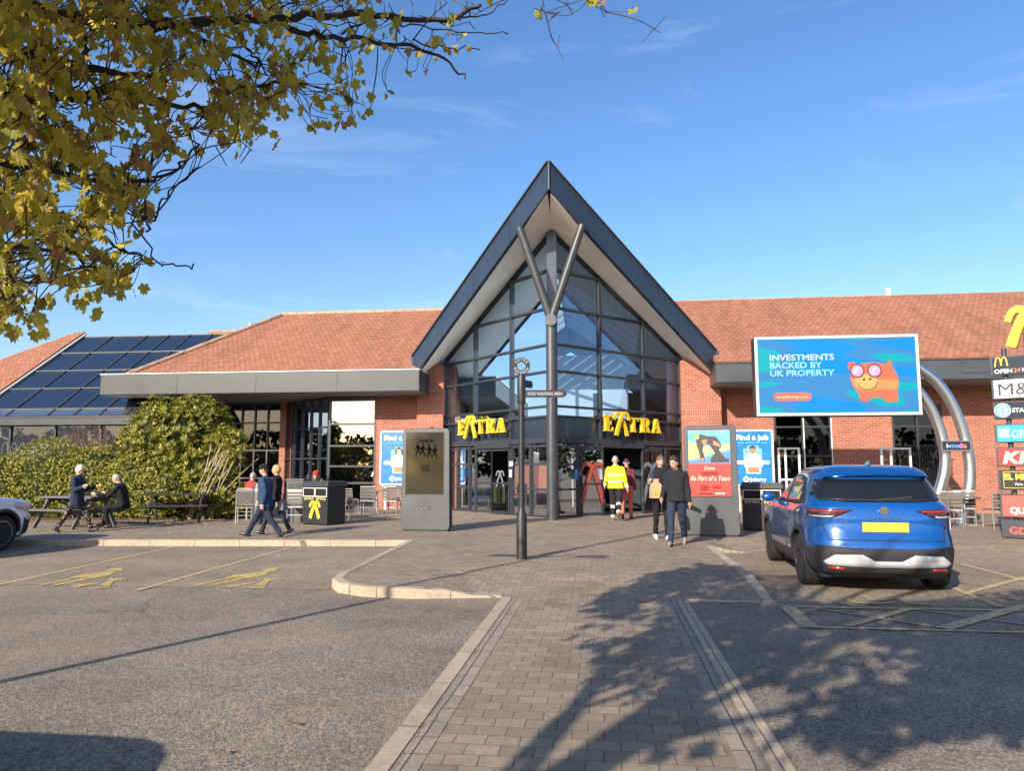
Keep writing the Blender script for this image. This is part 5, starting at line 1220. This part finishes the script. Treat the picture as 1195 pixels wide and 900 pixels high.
CH = [(-9.45, 18.95, 200, 'slatted chair standing alone left of the grey bollard'), (-8.15, 19.3, 185, 'slatted chair between the white stand and the black coat'), (-8.3, 20.95, 10, 'chair holding the person seated behind the black bin'), (-10.2, 20.65, 170, 'chair under the person in the red jacket'),
      (-7.15, 20.6, 160, 'slatted chair just right of the black bin, turned inwards'), (-8.3, 23.9, 120, 'slatted chair near the tall reflecting window, side on'), (-7.5, 23.4, 185, 'slatted chair left of the two set side by side before the poster'), (-6.75, 23.35, 178, 'slatted chair touching the left edge of the brown-screen kiosk'), (-6.9, 25.0, -10, 'rearmost slatted chair under the blue poster of a woman'),
      (8.1, 19.6, 175, 'slatted chair nearest the blue car by the steel poles'), (8.62, 19.9, 150, 'slatted chair with its legs crossing the right steel pole'), (9.55, 19.7, 186, 'slatted chair nearest the totem, back to the viewer'), (9.25, 20.7, 160, 'slatted chair partly behind the one nearest the totem')]
ch0 = chair(); tb0 = None
for i, (x, y, a, lab) in enumerate(CH):
    c = ch0 if i == 0 else copy_tree(ch0); c.location = (x, y, ZP); c.rotation_euler = (0, 0, radians(a)); c['label'] = lab; c['group'] = 'slatted chairs on the terrace'; MW[c] = TR(x, y, ZP)
tb0 = table()
for i, (x, y, lab) in enumerate(((-7.75, 20.2, 'round table in front of the person seated behind the bin'), (-7.5, 24.2, 'round table among the chairs below the woman poster'), (-9.9, 19.9, 'round table beside the person in the red jacket'), (9.1, 20.35, 'round table among the chairs by the steel poles'))):
    c = tb0 if i == 0 else copy_tree(tb0); c.location = (x, y, ZP); c['label'] = lab; c['group'] = 'round terrace tables'
def picnic(label, loc, rz, tm):
    t = thing('picnic_table', label, 'picnic table', loc, rz, 'timber picnic tables by the hedge'); L = 1.75
    b = MB(); [b.box((0, -.3 + .15 * i, .74), (L, .135, .045)) for i in range(5)]; b.build('tabletop', tm, t, bevel=.006)
    for sy in (-1, 1): b = MB(); [b.box((0, sy * (.66 + .14 * i), .45), (L, .125, .045)) for i in (0, 1)]; b.build('bench', tm, t, bevel=.006)
    for sx in (-1, 1):
        b = MB(); x = sx * L * .36
        for sy in (-1, 1): b.bar((x, sy * .22, .72), (x, sy * .62, 0), .09, .05, (1, 0, 0))
        b.bar((x + .05, -.84, .4), (x + .05, .84, .4), .045, .1); b.bar((x + .05, -.36, .69), (x + .05, .36, .69), .045, .09); b.bar((x, 0, .66), (x * .35, 0, .4), .06, .05); b.build('leg_frame', tm, t, bevel=.005)
    return t
picnic('weathered picnic table beside the woman in patterned leggings', (-13.1, 17.3, ZP), radians(-12), m['timber_grey'])
picnic('dark picnic table in front of the tall shrub', (-11.75, 19.55, ZP), radians(22), m['timber'])
def screen_(label, x0, x1, y, h, rz=0):
    t = thing('glass_screen', label, 'glass screen', (x0, y, ZP), rz); w = x1 - x0; b = MB()
    for x in (0, w * .33, w) if w < .8 else (0, w): b.bar((x, 0, 0), (x, 0, h), .05, .05)
    for z in (h - .03, h * .55 if w < .8 else .1): b.bar((0, .003, z), (w, .003, z), .05, .05)
    b.build('frame', m['white_frame'], t); b = MB(); b.poly([(0, 0, .1), (w, 0, .1), (w, 0, h - .03), (0, 0, h - .03)]); b.build('pane', m['glass_clear'], t)
screen_('white-framed glass screen right of the blue poster, with a middle rail', 5.05, 5.62, 22.4, 2.06)
screen_('white-framed clear screen below the billboard beside the dark opening', 7.92, 8.7, 22.5, 2.05)
t = thing('iron_railing', 'black iron railing in the dark opening behind the steel poles', 'railing', (9.8, 25.6, ZP)); b = MB(); [b.bar((.07 * i, 0, 0), (.07 * i, 0, 2.2), .014, .014) for i in range(20)]; b.bar((0, 0, 2.2), (1.4, 0, 2.2), .03, .03); b.bar((0, 0, .9), (1.4, 0, .9), .03, .03); b.build('bars', m['frame'], t)
t = thing('hoop_rail', 'row of thin white hoops along the atrium glazing above the hedge', 'rail', (-19.5, 24.4, ZP)); b = MB()
for i in range(14): b.tube([V((-3.4 + .34 * i + q[0], 0, q[1])) for q in ((0, 0), (0, 2.2), (.06, 2.36), (.17, 2.38), (.22, 2.25), (.22, 1.7))], .011, 6)
b.build('hoops', m['alu'], t, smooth=50)

# ================================================================== PLANTS
def leaf_quads(bm, p, n, sz, rnd, asp=.5, fold=.15):
    u = n.orthogonal().normalized(); u = Matrix.Rotation(rnd.uniform(0, 6.28), 3, n) @ u; w = n.cross(u)
    a, c = p, p + u * sz; h = w * sz * asp * .5; mid = p + u * sz * .45
    vs = [bm.verts.new(q) for q in (a, mid - h + n * sz * fold, c, mid + h + n * sz * fold)]
    bm.faces.new((vs[0], vs[1], vs[2])); bm.faces.new((vs[0], vs[2], vs[3]))
def rdir(r):
    while 1:
        q = V((r.uniform(-1, 1), r.uniform(-1, 1), r.uniform(-1, 1)))
        if .01 < q.length < 1: return q.normalized()
def foliage(name, ells, nleaf, sz, mat, parent, seed, asp=.5, up=.2, whorl=0, core=True):
    """leaves spread through and over a set of lumpy ellipsoids (world coords)"""
    r = random.Random(seed); bm = bmesh.new(); tot = sum(e[1][0] * e[1][2] for e in ells)
    for c, rad in ells:
        c = V(c); cnt = int(nleaf * rad[0] * rad[2] / tot)
        lumps = [(rdir(r), r.uniform(.82, 1.18)) for _ in range(26)]
        k = 0
        while k < cnt:
            d = rdir(r); best = max(lumps, key=lambda L: L[0].dot(d)); rr = best[1] * (.9 + .1 * best[0].dot(d)) * (1 - .4 * r.random() ** 2.2)
            p = c + V((d.x * rad[0], d.y * rad[1], d.z * rad[2])) * rr
            if p.z < .15: k += 1; continue
            n = (d + rdir(r) * .9 + V((0, 0, up))).normalized()
            if whorl:
                ax = (d * .7 + V((0, 0, .8)) + rdir(r) * .35).normalized()
                for q in range(whorl):
                    n2 = (ax * .75 + rdir(r) * .8).normalized(); u = (Matrix.Rotation(2 * pi * q / whorl, 3, ax) @ ax.orthogonal().normalized()); n3 = (ax * 1. - u * .5).normalized()
                    a = p; L = sz * r.uniform(.8, 1.25); tip = p + (u * .8 + ax * .6).normalized() * L; w = ax.cross(u).normalized() * L * asp * .5; md = p.lerp(tip, .55)
                    vs = [bm.verts.new(z) for z in (a, md - w, tip, md + w)]; bm.faces.new(vs)
                k += whorl
            else: leaf_quads(bm, p, n, sz * r.uniform(.7, 1.3), r, asp); k += 1
    me = bpy.data.meshes.new(name); bm.to_mesh(me); bm.free(); me.materials.append(mat); o = link(name, me, parent, True)
    return o
def core(name, ells, parent, k=.8):  # solid fill that blocks see-through, coloured dark as the shade between leaves
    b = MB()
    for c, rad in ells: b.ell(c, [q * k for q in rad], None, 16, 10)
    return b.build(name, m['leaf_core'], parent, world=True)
hd = thing('hedge', 'long clipped yellow-green hedge behind the picnic tables, left side', 'hedge', (-16, 21, ZP))
HE = [((-23.5, 21.2, 1.0), (2.6, 1.1, 1.15)), ((-20.6, 21.0, 1.05), (1.9, 1.1, 1.15)), ((-18.4, 21.0, 1.05), (1.6, 1.1, 1.2)), ((-16.6, 21.0, 1.1), (1.6, 1.1, 1.32)), ((-15.2, 21.0, 1.1), (1.4, 1.1, 1.3)), ((-13.9, 20.9, .95), (1.3, 1.0, 1.12)), ((-12.8, 20.8, .85), (1.1, .9, 1.0))]
core('dark_core', HE, hd, .72); foliage('foliage', HE, 46000, .095, m['leaf_hedge'], hd, 3, .55, .3)
bu = thing('shrub', 'tall glossy evergreen shrub with yellow-green tips under the canopy', 'shrub', (-12.6, 21.3, ZP))
BE = [((-13.4, 21.4, 2.55), (1.15, .9, 1.15)), ((-12.4, 21.3, 2.6), (1.1, .9, 1.15)), ((-13.0, 21.2, 1.6), (1.2, .9, 1.0)), ((-11.9, 21.1, 1.45), (.95, .8, .95)), ((-14.1, 21.4, 2.2), (.7, .7, .9)), ((-12.0, 21.2, 3.15), (.6, .6, .55))]
core('dark_core', BE, bu, .66); foliage('foliage', BE, 12500, .18, m['leaf_bush'], bu, 4, .3, .3, whorl=7)
b = MB(); r = random.Random(8)
for i in range(6): b.tube([V((-12.9 + r.uniform(-.5, .5), 21.3, .1)), V((-12.9 + r.uniform(-.8, .8), 21.2, 1.4)), V((-12.9 + r.uniform(-1, 1), 21.2, 2.6))], [.05, .035, .02], 7)
b.build('stems', m['bark'], bu, world=True)
tw = thing('shrub', 'leggy shrub of pale bare stems with sparse leafy tips beside the tall evergreen', 'shrub', (-11.0, 20.6, ZP)); b = MB(); tips = []
for i in range(26):
    x = -11.6 + r.uniform(-.35, .5); sp = r.uniform(.1, 1.45); hh = r.uniform(1.7, 2.75); y = 20.5 + r.uniform(-.25, .3)
    pts = [V((x, y, .12)), V((x + sp * .2, y + r.uniform(-.1, .1), hh * .4)), V((x + sp * .62, y + r.uniform(-.15, .15), hh * .75)), V((x + sp, y + r.uniform(-.15, .15), hh))]
    b.tube(smoothpts(pts, 4), [.024 - .001 * k for k in range(13)], 6); tips.append(pts[-1]); 
    if i % 2: q = pts[2]; e = q + V((r.uniform(-.1, .4), r.uniform(-.2, .2), r.uniform(.4, .7))); b.tube([q, e], [.012, .006], 5); tips.append(e)
b.build('stems', m['stem'], tw, smooth=60, world=True)
foliage('foliage', [(t_, (.16, .16, .13)) for t_ in tips[::2]] + [((-11.2, 20.7, .8), (.75, .5, .7)), ((-10.6, 20.8, .6), (.5, .4, .5)), ((-11.3, 20.9, 1.9), (.7, .3, .7))], 5200, .15, m['leaf_bush'], tw, 9, .3, .3, whorl=7)
core('dark_core', [((-11.2, 20.75, .8), (.75, .5, .7)), ((-10.6, 20.85, .6), (.5, .4, .5))], tw, .7)
ds = thing('shrub', 'dry reddish twiggy plant rising behind the hedge', 'shrub', (-16.6, 22.2, ZP)); b = MB()
for i in range(46):
    x = -16.6 + r.gauss(0, .5); a = V((x, 22.2 + r.uniform(-.3, .3), .2)); e = a + V((r.gauss(0, .5), r.uniform(-.3, .3), r.uniform(2.0, 2.9))); mdp = a.lerp(e, .7) + V((r.gauss(0, .08), 0, 0)); b.tube([a, mdp, e], [.012, .009, .004], 5)
    for k in range(3): q = mdp.lerp(e, r.random()); b.tube([q, q + V((r.gauss(0, .15), r.gauss(0, .1), r.uniform(.02, .2)))], [.005, .002], 4)
b.build('stems', m['dry'], ds, world=True); foliage('foliage', [((-16.6, 22.2, 2.35), (.9, .4, .6))], 500, .06, leaf_mat('dry_leaf', [(.2, .06, .04), (.3, .2, .08), (.15, .1, .03)], .2), ds, 12)
# leaf litter along the kerb and hedge, and a few leaves on the car park
bm = bmesh.new(); r = random.Random(21)
for i in range(700): leaf_quads(bm, V((r.uniform(-18, -10), 0, .13)) + V((0, 19.0 + r.gauss(0, .5), 0)), V((r.gauss(0, .15), r.gauss(0, .15), 1)).normalized(), r.uniform(.04, .09), r, .8, .1)
for i in range(60): x = r.uniform(-11, -4); leaf_quads(bm, V((x, 14.45 - (x + 4) * -.1 * 0 + r.gauss(-.1, .1), .012)) if x > -6 else V((x, 14.7 + r.gauss(0, 1.5), .13)), V((0, 0, 1)), r.uniform(.03, .06), r, .8, .1)
for u, v in ((264, 884), (143, 897), (351, 850), (118, 716), (272, 718), (545, 660), (900, 700)): g = G(u, v); leaf_quads(bm, V((g[0], g[1], .02)), V((.1, .2, 1)).normalized(), .075, r, .8, .15)
for i in range(40): g = (2.35 + r.uniform(0, 1.2), 14.6 + r.gauss(0, .35)); leaf_quads(bm, V((g[0], g[1], .135)), V((0, 0, 1)), r.uniform(.03, .07), r, .8, .1)
me = bpy.data.meshes.new('fallen_leaves'); bm.to_mesh(me); bm.free(); me.materials.append(m['litter']); tag(link('fallen_leaves', me), kind='stuff')

# ================================================================== THE OVERHANGING AUTUMN TREE
def VD(u, v, d):
    d *= .78; q = ray(u, v); h = hypot(q.x, q.y); return V((q.x * d / h, q.y * d / h, HC + q.z * d / h))
TX = -3.25
tree = thing('maple_tree', 'autumn maple with yellow leaves overhanging the view from the upper left', 'tree', (TX, -2.45, 0))
r = random.Random(33); T0 = V((TX, -2.45, 0)); b = MB()
b.tube(smoothpts([T0 + V((0, 0, -.05)), T0 + V((.02, .02, .5)), T0 + V((.05, .08, 1.6)), T0 + V((.1, .2, 2.7)), T0 + V((.25, .5, 4.2)), T0 + V((.5, 1.0, 5.6)), T0 + V((.7, 1.3, 6.8))], 4), [.17, .145, .13, .125, .125, .165, .16, .16, .155, .15, .15, .145, .14, .13, .12, .11, .1, .09, .08, .07, .06, .05, .04, .03, .02], 14)
b.build('trunk', m['bark'], tree, smooth=60, world=True)
limbs = [  # seen in the picture: (u, v, distance)
 ([(-120, -20, 3.4), (0, 5, 3.5), (80, 18, 3.6), (150, 26, 3.7), (240, 28, 3.8), (330, 18, 4.0), (420, 16, 4.2), (520, 22, 4.4), (560, 4, 4.6)], .035),
 ([(-140, 100, 3.3), (0, 114, 3.4), (70, 113, 3.5), (130, 108, 3.6), (200, 122, 3.8), (270, 128, 4.0)], .026),
 ([(-140, 50, 3.5), (0, 55, 3.6), (60, 72, 3.7), (120, 84, 3.8), (200, 86, 3.9), (270, 96, 4.0), (340, 97, 4.1)], .024),
 ([(300, 20, 3.95), (350, 35, 4.1), (400, 44, 4.2), (460, 50, 4.3), (510, 66, 4.4), (545, 91, 4.5)], .016),
 ([(-130, 180, 3.1), (0, 190, 3.2), (80, 202, 3.4), (150, 214, 3.6), (200, 200, 3.7), (230, 170, 3.8)], .014),
 ([(-130, 225, 3.0), (0, 236, 3.1), (50, 250, 3.3), (110, 275, 3.5), (170, 300, 3.6)], .014),
 ([(-130, 290, 2.9), (0, 292, 3.0), (40, 285, 3.2), (90, 300, 3.3), (120, 325, 3.4)], .012),
 ([(-120, 330, 2.9), (0, 345, 3.0), (25, 335, 3.1), (50, 320, 3.2)], .01),
 ([(60, -60, 3.6), (90, 30, 3.7), (100, 60, 3.7), (60, 120, 3.6), (30, 160, 3.5)], .012),
 ([(150, -60, 3.8), (180, 10, 3.8), (260, 60, 3.9), (300, 75, 4.0), (285, 50, 4.0)], .012),
 ([(170, 270, 3.5), (190, 235, 3.6), (232, 198, 3.7)], .005), ([(165, 262, 3.5), (205, 220, 3.6), (230, 196, 3.7)], .004), ([(150, 245, 3.5), (180, 300, 3.6), (200, 309, 3.6), (228, 311, 3.7)], .004), ([(150, 220, 3.5), (180, 206, 3.6), (216, 192, 3.7)], .004), ([(170, 250, 3.5), (185, 170, 3.7), (225, 150, 3.8), (265, 112, 3.9)], .005),
 ([(520, 22, 4.4), (545, 20, 4.5), (580, 8, 4.7), (620, -30, 4.8)], .006), ([(400, 40, 4.2), (440, 20, 4.3), (480, 30, 4.4), (560, 38, 4.6), (594, 39, 4.7)], .006), ([(640, -50, 4.6), (633, 0, 4.6), (634, 12, 4.6)], .004), ([(720, -70, 4.8), (700, -10, 4.8), (709, 14, 4.8)], .005), ([(480, 48, 4.4), (520, 55, 4.5), (560, 55, 4.6)], .005),
]
b = MB(); nodes = []
for pts, rad in limbs:
    P = [VD(*q) for q in pts]
    if pts[0][0] < -100:
        base = T0 + V((.1, .25, 2.6 + .25 * (pts[0][1] < 120))); P = [base, base.lerp(P[0], .5) + V((-.25, .1, .25))] + P
        rr0 = .05 if rad > .02 else .03
    else: rr0 = rad
    Q = smoothpts(P, 6); n = len(Q); k0 = 12 if rr0 != rad else 0
    jit = [q + rdir(r) * .012 for q in Q]
    b.tube(jit, [.85 * max(.0035, (rr0 + (rad - rr0) * min(1, i / max(1, k0)) if i < k0 else rad) * (1 - .72 * (i / n) ** 1.5)) for i in range(n)], 8)
    nodes += [(q, rad) for q in jit[k0:]]
MASK = [(-60, -60), (570, -60), (566, 6), (535, 60), (505, 62), (455, 60), (432, 78), (425, 128), (385, 136), (372, 158), (345, 125), (330, 140), (322, 168), (300, 178), (290, 190), (272, 165), (240, 172), (235, 196), (215, 160), (195, 170), (172, 200), (172, 250), (168, 300), (140, 345), (100, 350), (70, 345), (45, 352), (40, 395), (20, 380), (-60, 400)]
def inm(u, v):
    c = False; n = len(MASK)
    for i in range(n):
        x1, y1 = MASK[i]; x2, y2 = MASK[(i + 1) % n]
        if (y1 > v) != (y2 > v) and u < (x2 - x1) * (v - y1) / (y2 - y1) + x1: c = not c
    return c
LEAF = []
for a, q in ((-90, .2), (-64, .42), (-40, .64), (-26, .52), (-8, .6), (8, .84), (20, .86), (34, .62), (48, .68), (60, .88), (70, .86), (80, .7), (90, 1.0)): LEAF.append((cos(radians(a)) * q, sin(radians(a)) * q))
LEAF = [(x, y) for x, y in LEAF] + [(-x, y) for x, y in LEAF[-2:0:-1]]
def maple(bm, p, axis, n, sz, r):
    """a five-lobed leaf hanging along axis"""
    w = n.cross(axis).normalized(); c = r.uniform(-.9, .5); vs = []
    for x, y in LEAF:
        x_, y_ = x * sz * .56, (y + .3) * sz * .75
        vs.append(bm.verts.new(p + w * x_ + axis * y_ + n * (c * abs(x) * sz * .45 + r.uniform(-.05, .05) * sz)))
    ce = bm.verts.new(p + axis * sz * .3)
    for i in range(len(vs)): bm.faces.new((ce, vs[i], vs[(i + 1) % len(vs)]))
bm = bmesh.new(); made = 0; tries = 0
SPOTS = [(630, 12), (700, 2), (738, 8), (690, -4), (540, 40), (520, 52), (530, 55), (475, 84), (497, 80), (505, 45), (452, 105), (432, 128), (406, 115), (412, 140), (365, 150), (330, 5)]
def near(p): return min(nodes, key=lambda q: (q[0] - p).length_squared)
while made < 3600 and tries < 90000:
    tries += 1
    if tries <= len(SPOTS) * 2: u, v = SPOTS[(tries - 1) // 2]; d = 4.5; cnt = 1; sp = .02
    else:
        u, v = r.uniform(-50, 575), r.uniform(-40, 400)
        if not inm(u, v): continue
        dens = 1.0 if u < 360 else max(.22, 1.0 - (u - 360) / 160)
        if v > 230: dens *= .95
        hole = sin(u * .045 + 1.3) * sin(v * .06 + .7) + .5 * sin(u * .11 + v * .09)
        if r.random() > dens * (.5 + .55 * hole): continue
        d = 3.0 + .9 * min(1, max(0, u / 450)) + r.uniform(-.25, .9); cnt = r.choice((3, 4, 5, 6)) if u < 380 else r.choice((1, 2, 3)); sp = .065
    c = VD(u, v, d); nb, _ = near(c)
    if (c - nb).length < .45 and r.random() < .7: b.tube(smoothpts([nb, nb.lerp(c, .5) + rdir(r) * .05, c], 3), .0018, 4)
    for k in range(cnt):
        p = c + rdir(r) * sp * r.random() ** .5
        ax = (V((0, 0, -1)) + rdir(r) * .75).normalized(); n = rdir(r); n = (n - ax * n.dot(ax)).normalized()
        maple(bm, p, ax, n, r.uniform(.028, .055), r); made += 1
# bare fine twigs between the leaves
for i in range(130):
    q, _ = r.choice(nodes); e = q + (rdir(r) + V((.1, .0, -.25))) * r.uniform(.1, .3)
    pe = proj(e)
    if pe and 0 < pe[0] < 600 and not inm(*pe): continue
    md = q.lerp(e, .5) + rdir(r) * .03; b.tube(smoothpts([q, md, e], 4), [.0035 - .0002 * k for k in range(9)], 5)
    for k in range(2): x = md.lerp(e, r.random()); b.tube([x, x + rdir(r) * .09], [.0025, .0015], 4)
# the rest of the crown, out of frame, its leaves placed to shape the shadow
CC, CR = V((-.7, .1, 4.3)), V((3.3, 3.4, 1.7)); sub = []
for i in range(16):
    d = rdir(r); d.z = abs(d.z) * .8 - .15; e = CC + V((d.x * CR.x, d.y * CR.y, d.z * CR.z)) * .85; s_ = T0 + V((.15, .3, r.uniform(2.6, 5.0)))
    pe = proj(e)
    if pe and pe[1] > -30 and -50 < pe[0] < 1250: continue
    mdp = s_.lerp(e, .5) + V((0, 0, .35)); bad = proj(mdp)
    Q = smoothpts([s_, mdp, e], 6); b.tube(Q, [.06 - .0042 * k for k in range(13)], 7); sub += Q[3:]
cl = 0
while cl < 1700:
    d = rdir(r) * r.random() ** .4; c = CC + V((d.x * CR.x, d.y * CR.y, d.z * CR.z)); pe = proj(c)
    if pe and pe[1] > -45 and -80 < pe[0] < 1280: continue
    q = c - V((-1.0, 2.5, 2.8)); k = q.dot(V((-.387, -.82, .42)))
    if (q - V((-.387, -.82, .42)) * k).length < 1.6 and r.random() < .85: continue  # thins the sunward side so sun reaches the visible branches
    gx, gy = c.x + .916 * c.z, c.y + 1.939 * c.z
    if (gx > 2.0 and gy > 9.3) or gy < 4.6 + .4 * (gx > 1.6) or gx < -.1: continue  # drops clusters whose shadow would land outside the wanted ground area
    cl += 1
    if sub and r.random() < .5:
        nb = min(sub, key=lambda q: (q - c).length_squared); b.tube([nb, c], [.008, .003], 4)
    for k in range(6):
        p = c + rdir(r) * .2 * r.random(); pp = proj(p)
        if pp and pp[1] > -70 and -20 < pp[0] < 1215: continue
        ax = (V((0, 0, -1)) + rdir(r) * .8).normalized(); n = rdir(r); n = (n - ax * n.dot(ax)).normalized(); leaf_quads(bm, p, n, r.uniform(.13, .21), r, 1.0, .1)
b.build('branches', m['bark'], tree, smooth=60, world=True)
me = bpy.data.meshes.new('crown'); bm.to_mesh(me); bm.free(); me.materials.append(m['leaf_aut']); link('crown', me, tree, True)

# trees beyond the car park, behind the viewer (seen only as reflections in the windows)
rb = random.Random(2); bm = bmesh.new(); b = MB()
for i in range(64):
    x, y = ((-85 + 6.5 * i, -62) if i < 27 else ((-86, -60 + 6 * (i - 27)) if i < 45 else (86, -60 + 6 * (i - 45)))); x += rb.uniform(-2, 2); y += rb.uniform(-4, 4); h = rb.uniform(4.5, 7.5)
    for k in range(420):
        d = rdir(rb); leaf_quads(bm, V((x + d.x * 3.4, y + d.y * 3, h * .62 + d.z * h * .5)), rdir(rb), rb.uniform(.6, 1.2), rb, .8)
me = bpy.data.meshes.new('distant_treeline'); bm.to_mesh(me); bm.free(); me.materials.append(m['leaf_core']); tag(link('distant_treeline', me), kind='stuff')

# ================================================================== SKY, SUN, CAMERA
EL, AZ_ = radians(25.), atan2(-.427, -.904)
w = bpy.data.worlds.new('World'); S.world = w; w.use_nodes = True; nt = w.node_tree; nt.nodes.clear()
nn = lambda ty, **k: (lambda q: [setattr(q, a, v) for a, v in k.items()] and q or q)(nt.nodes.new(ty))
sky = nn('ShaderNodeTexSky', sky_type='NISHITA'); sky.sun_disc = False; sky.sun_elevation = EL; sky.sun_rotation = AZ_ % (2 * pi); sky.air_density = SKY_AIR; sky.dust_density = SKY_DUST; sky.ozone_density = 2.0
bg = nn('ShaderNodeBackground'); bg.inputs[1].default_value = SKY_STR; ow = nn('ShaderNodeOutputWorld')
hs = nn('ShaderNodeHueSaturation'); hs.inputs['Saturation'].default_value = SKY_SAT; hs.inputs['Value'].default_value = 1
nt.links.new(sky.outputs[0], hs.inputs['Color'])
tc = nn('ShaderNodeTexCoord'); mp = nn('ShaderNodeMapping'); mp.inputs['Scale'].default_value = (1.2, 1.2, 5.5); mp.inputs['Rotation'].default_value = (0.0, .16, .4); nt.links.new(tc.outputs['Generated'], mp.inputs[0])
n1 = nn('ShaderNodeTexNoise'); n1.inputs['Scale'].default_value = 2.1; n1.inputs['Detail'].default_value = 8; n1.inputs['Roughness'].default_value = .62; n1.inputs['Distortion'].default_value = .6; nt.links.new(mp.outputs[0], n1.inputs['Vector'])
rp = nn('ShaderNodeValToRGB'); rp.color_ramp.elements[0].position = .52; rp.color_ramp.elements[0].color = (0, 0, 0, 1); rp.color_ramp.elements[1].position = .82; rp.color_ramp.elements[1].color = (.18, .18, .18, 1); nt.links.new(n1.outputs[0], rp.inputs[0])
mx = nn('ShaderNodeMix', data_type='RGBA'); nt.links.new(rp.outputs[0], mx.inputs[0]); tn = nn('ShaderNodeMix', data_type='RGBA', blend_type='MULTIPLY'); tn.inputs[0].default_value = 1; tn.inputs[7].default_value = (.98, .975, 1.06, 1); nt.links.new(hs.outputs[0], tn.inputs[6]); nt.links.new(tn.outputs[2], mx.inputs[6]); mx.inputs[7].default_value = (7.5, 8.2, 9., 1)
nt.links.new(mx.outputs[2], bg.inputs[0]); nt.links.new(bg.outputs[0], ow.inputs[0])
sl = bpy.data.lights.new('sun', 'SUN'); sl.energy = SUN_STR; sl.angle = radians(.53); sl.color = (1, .9, .76); so = bpy.data.objects.new('sun', sl); COL.objects.link(so)
so.rotation_euler = V((.427 * cos(EL), .904 * cos(EL), -sin(EL))).to_track_quat('-Z', 'Y').to_euler(); so.location = (-10, -20, 20)
cam = bpy.data.cameras.new('camera'); cam.sensor_width = 36; cam.lens = F / 1195 * 36; cam.clip_end = 2000; cam.clip_start = .05; co = bpy.data.objects.new('camera', cam); COL.objects.link(co)
co.location = (0, 0, HC); co.rotation_euler = (pi / 2 + PIT, 0, YAW); S.camera = co
S.view_settings.view_transform = 'Standard'; S.view_settings.look = 'None'; S.view_settings.exposure = EXPO; S.view_settings.gamma = 1; S.view_settings.use_curve_mapping = False
S.cycles.max_bounces = 8; S.cycles.transparent_max_bounces = 16; S.cycles.use_denoising = True; S.cycles.sample_clamp_indirect = 6
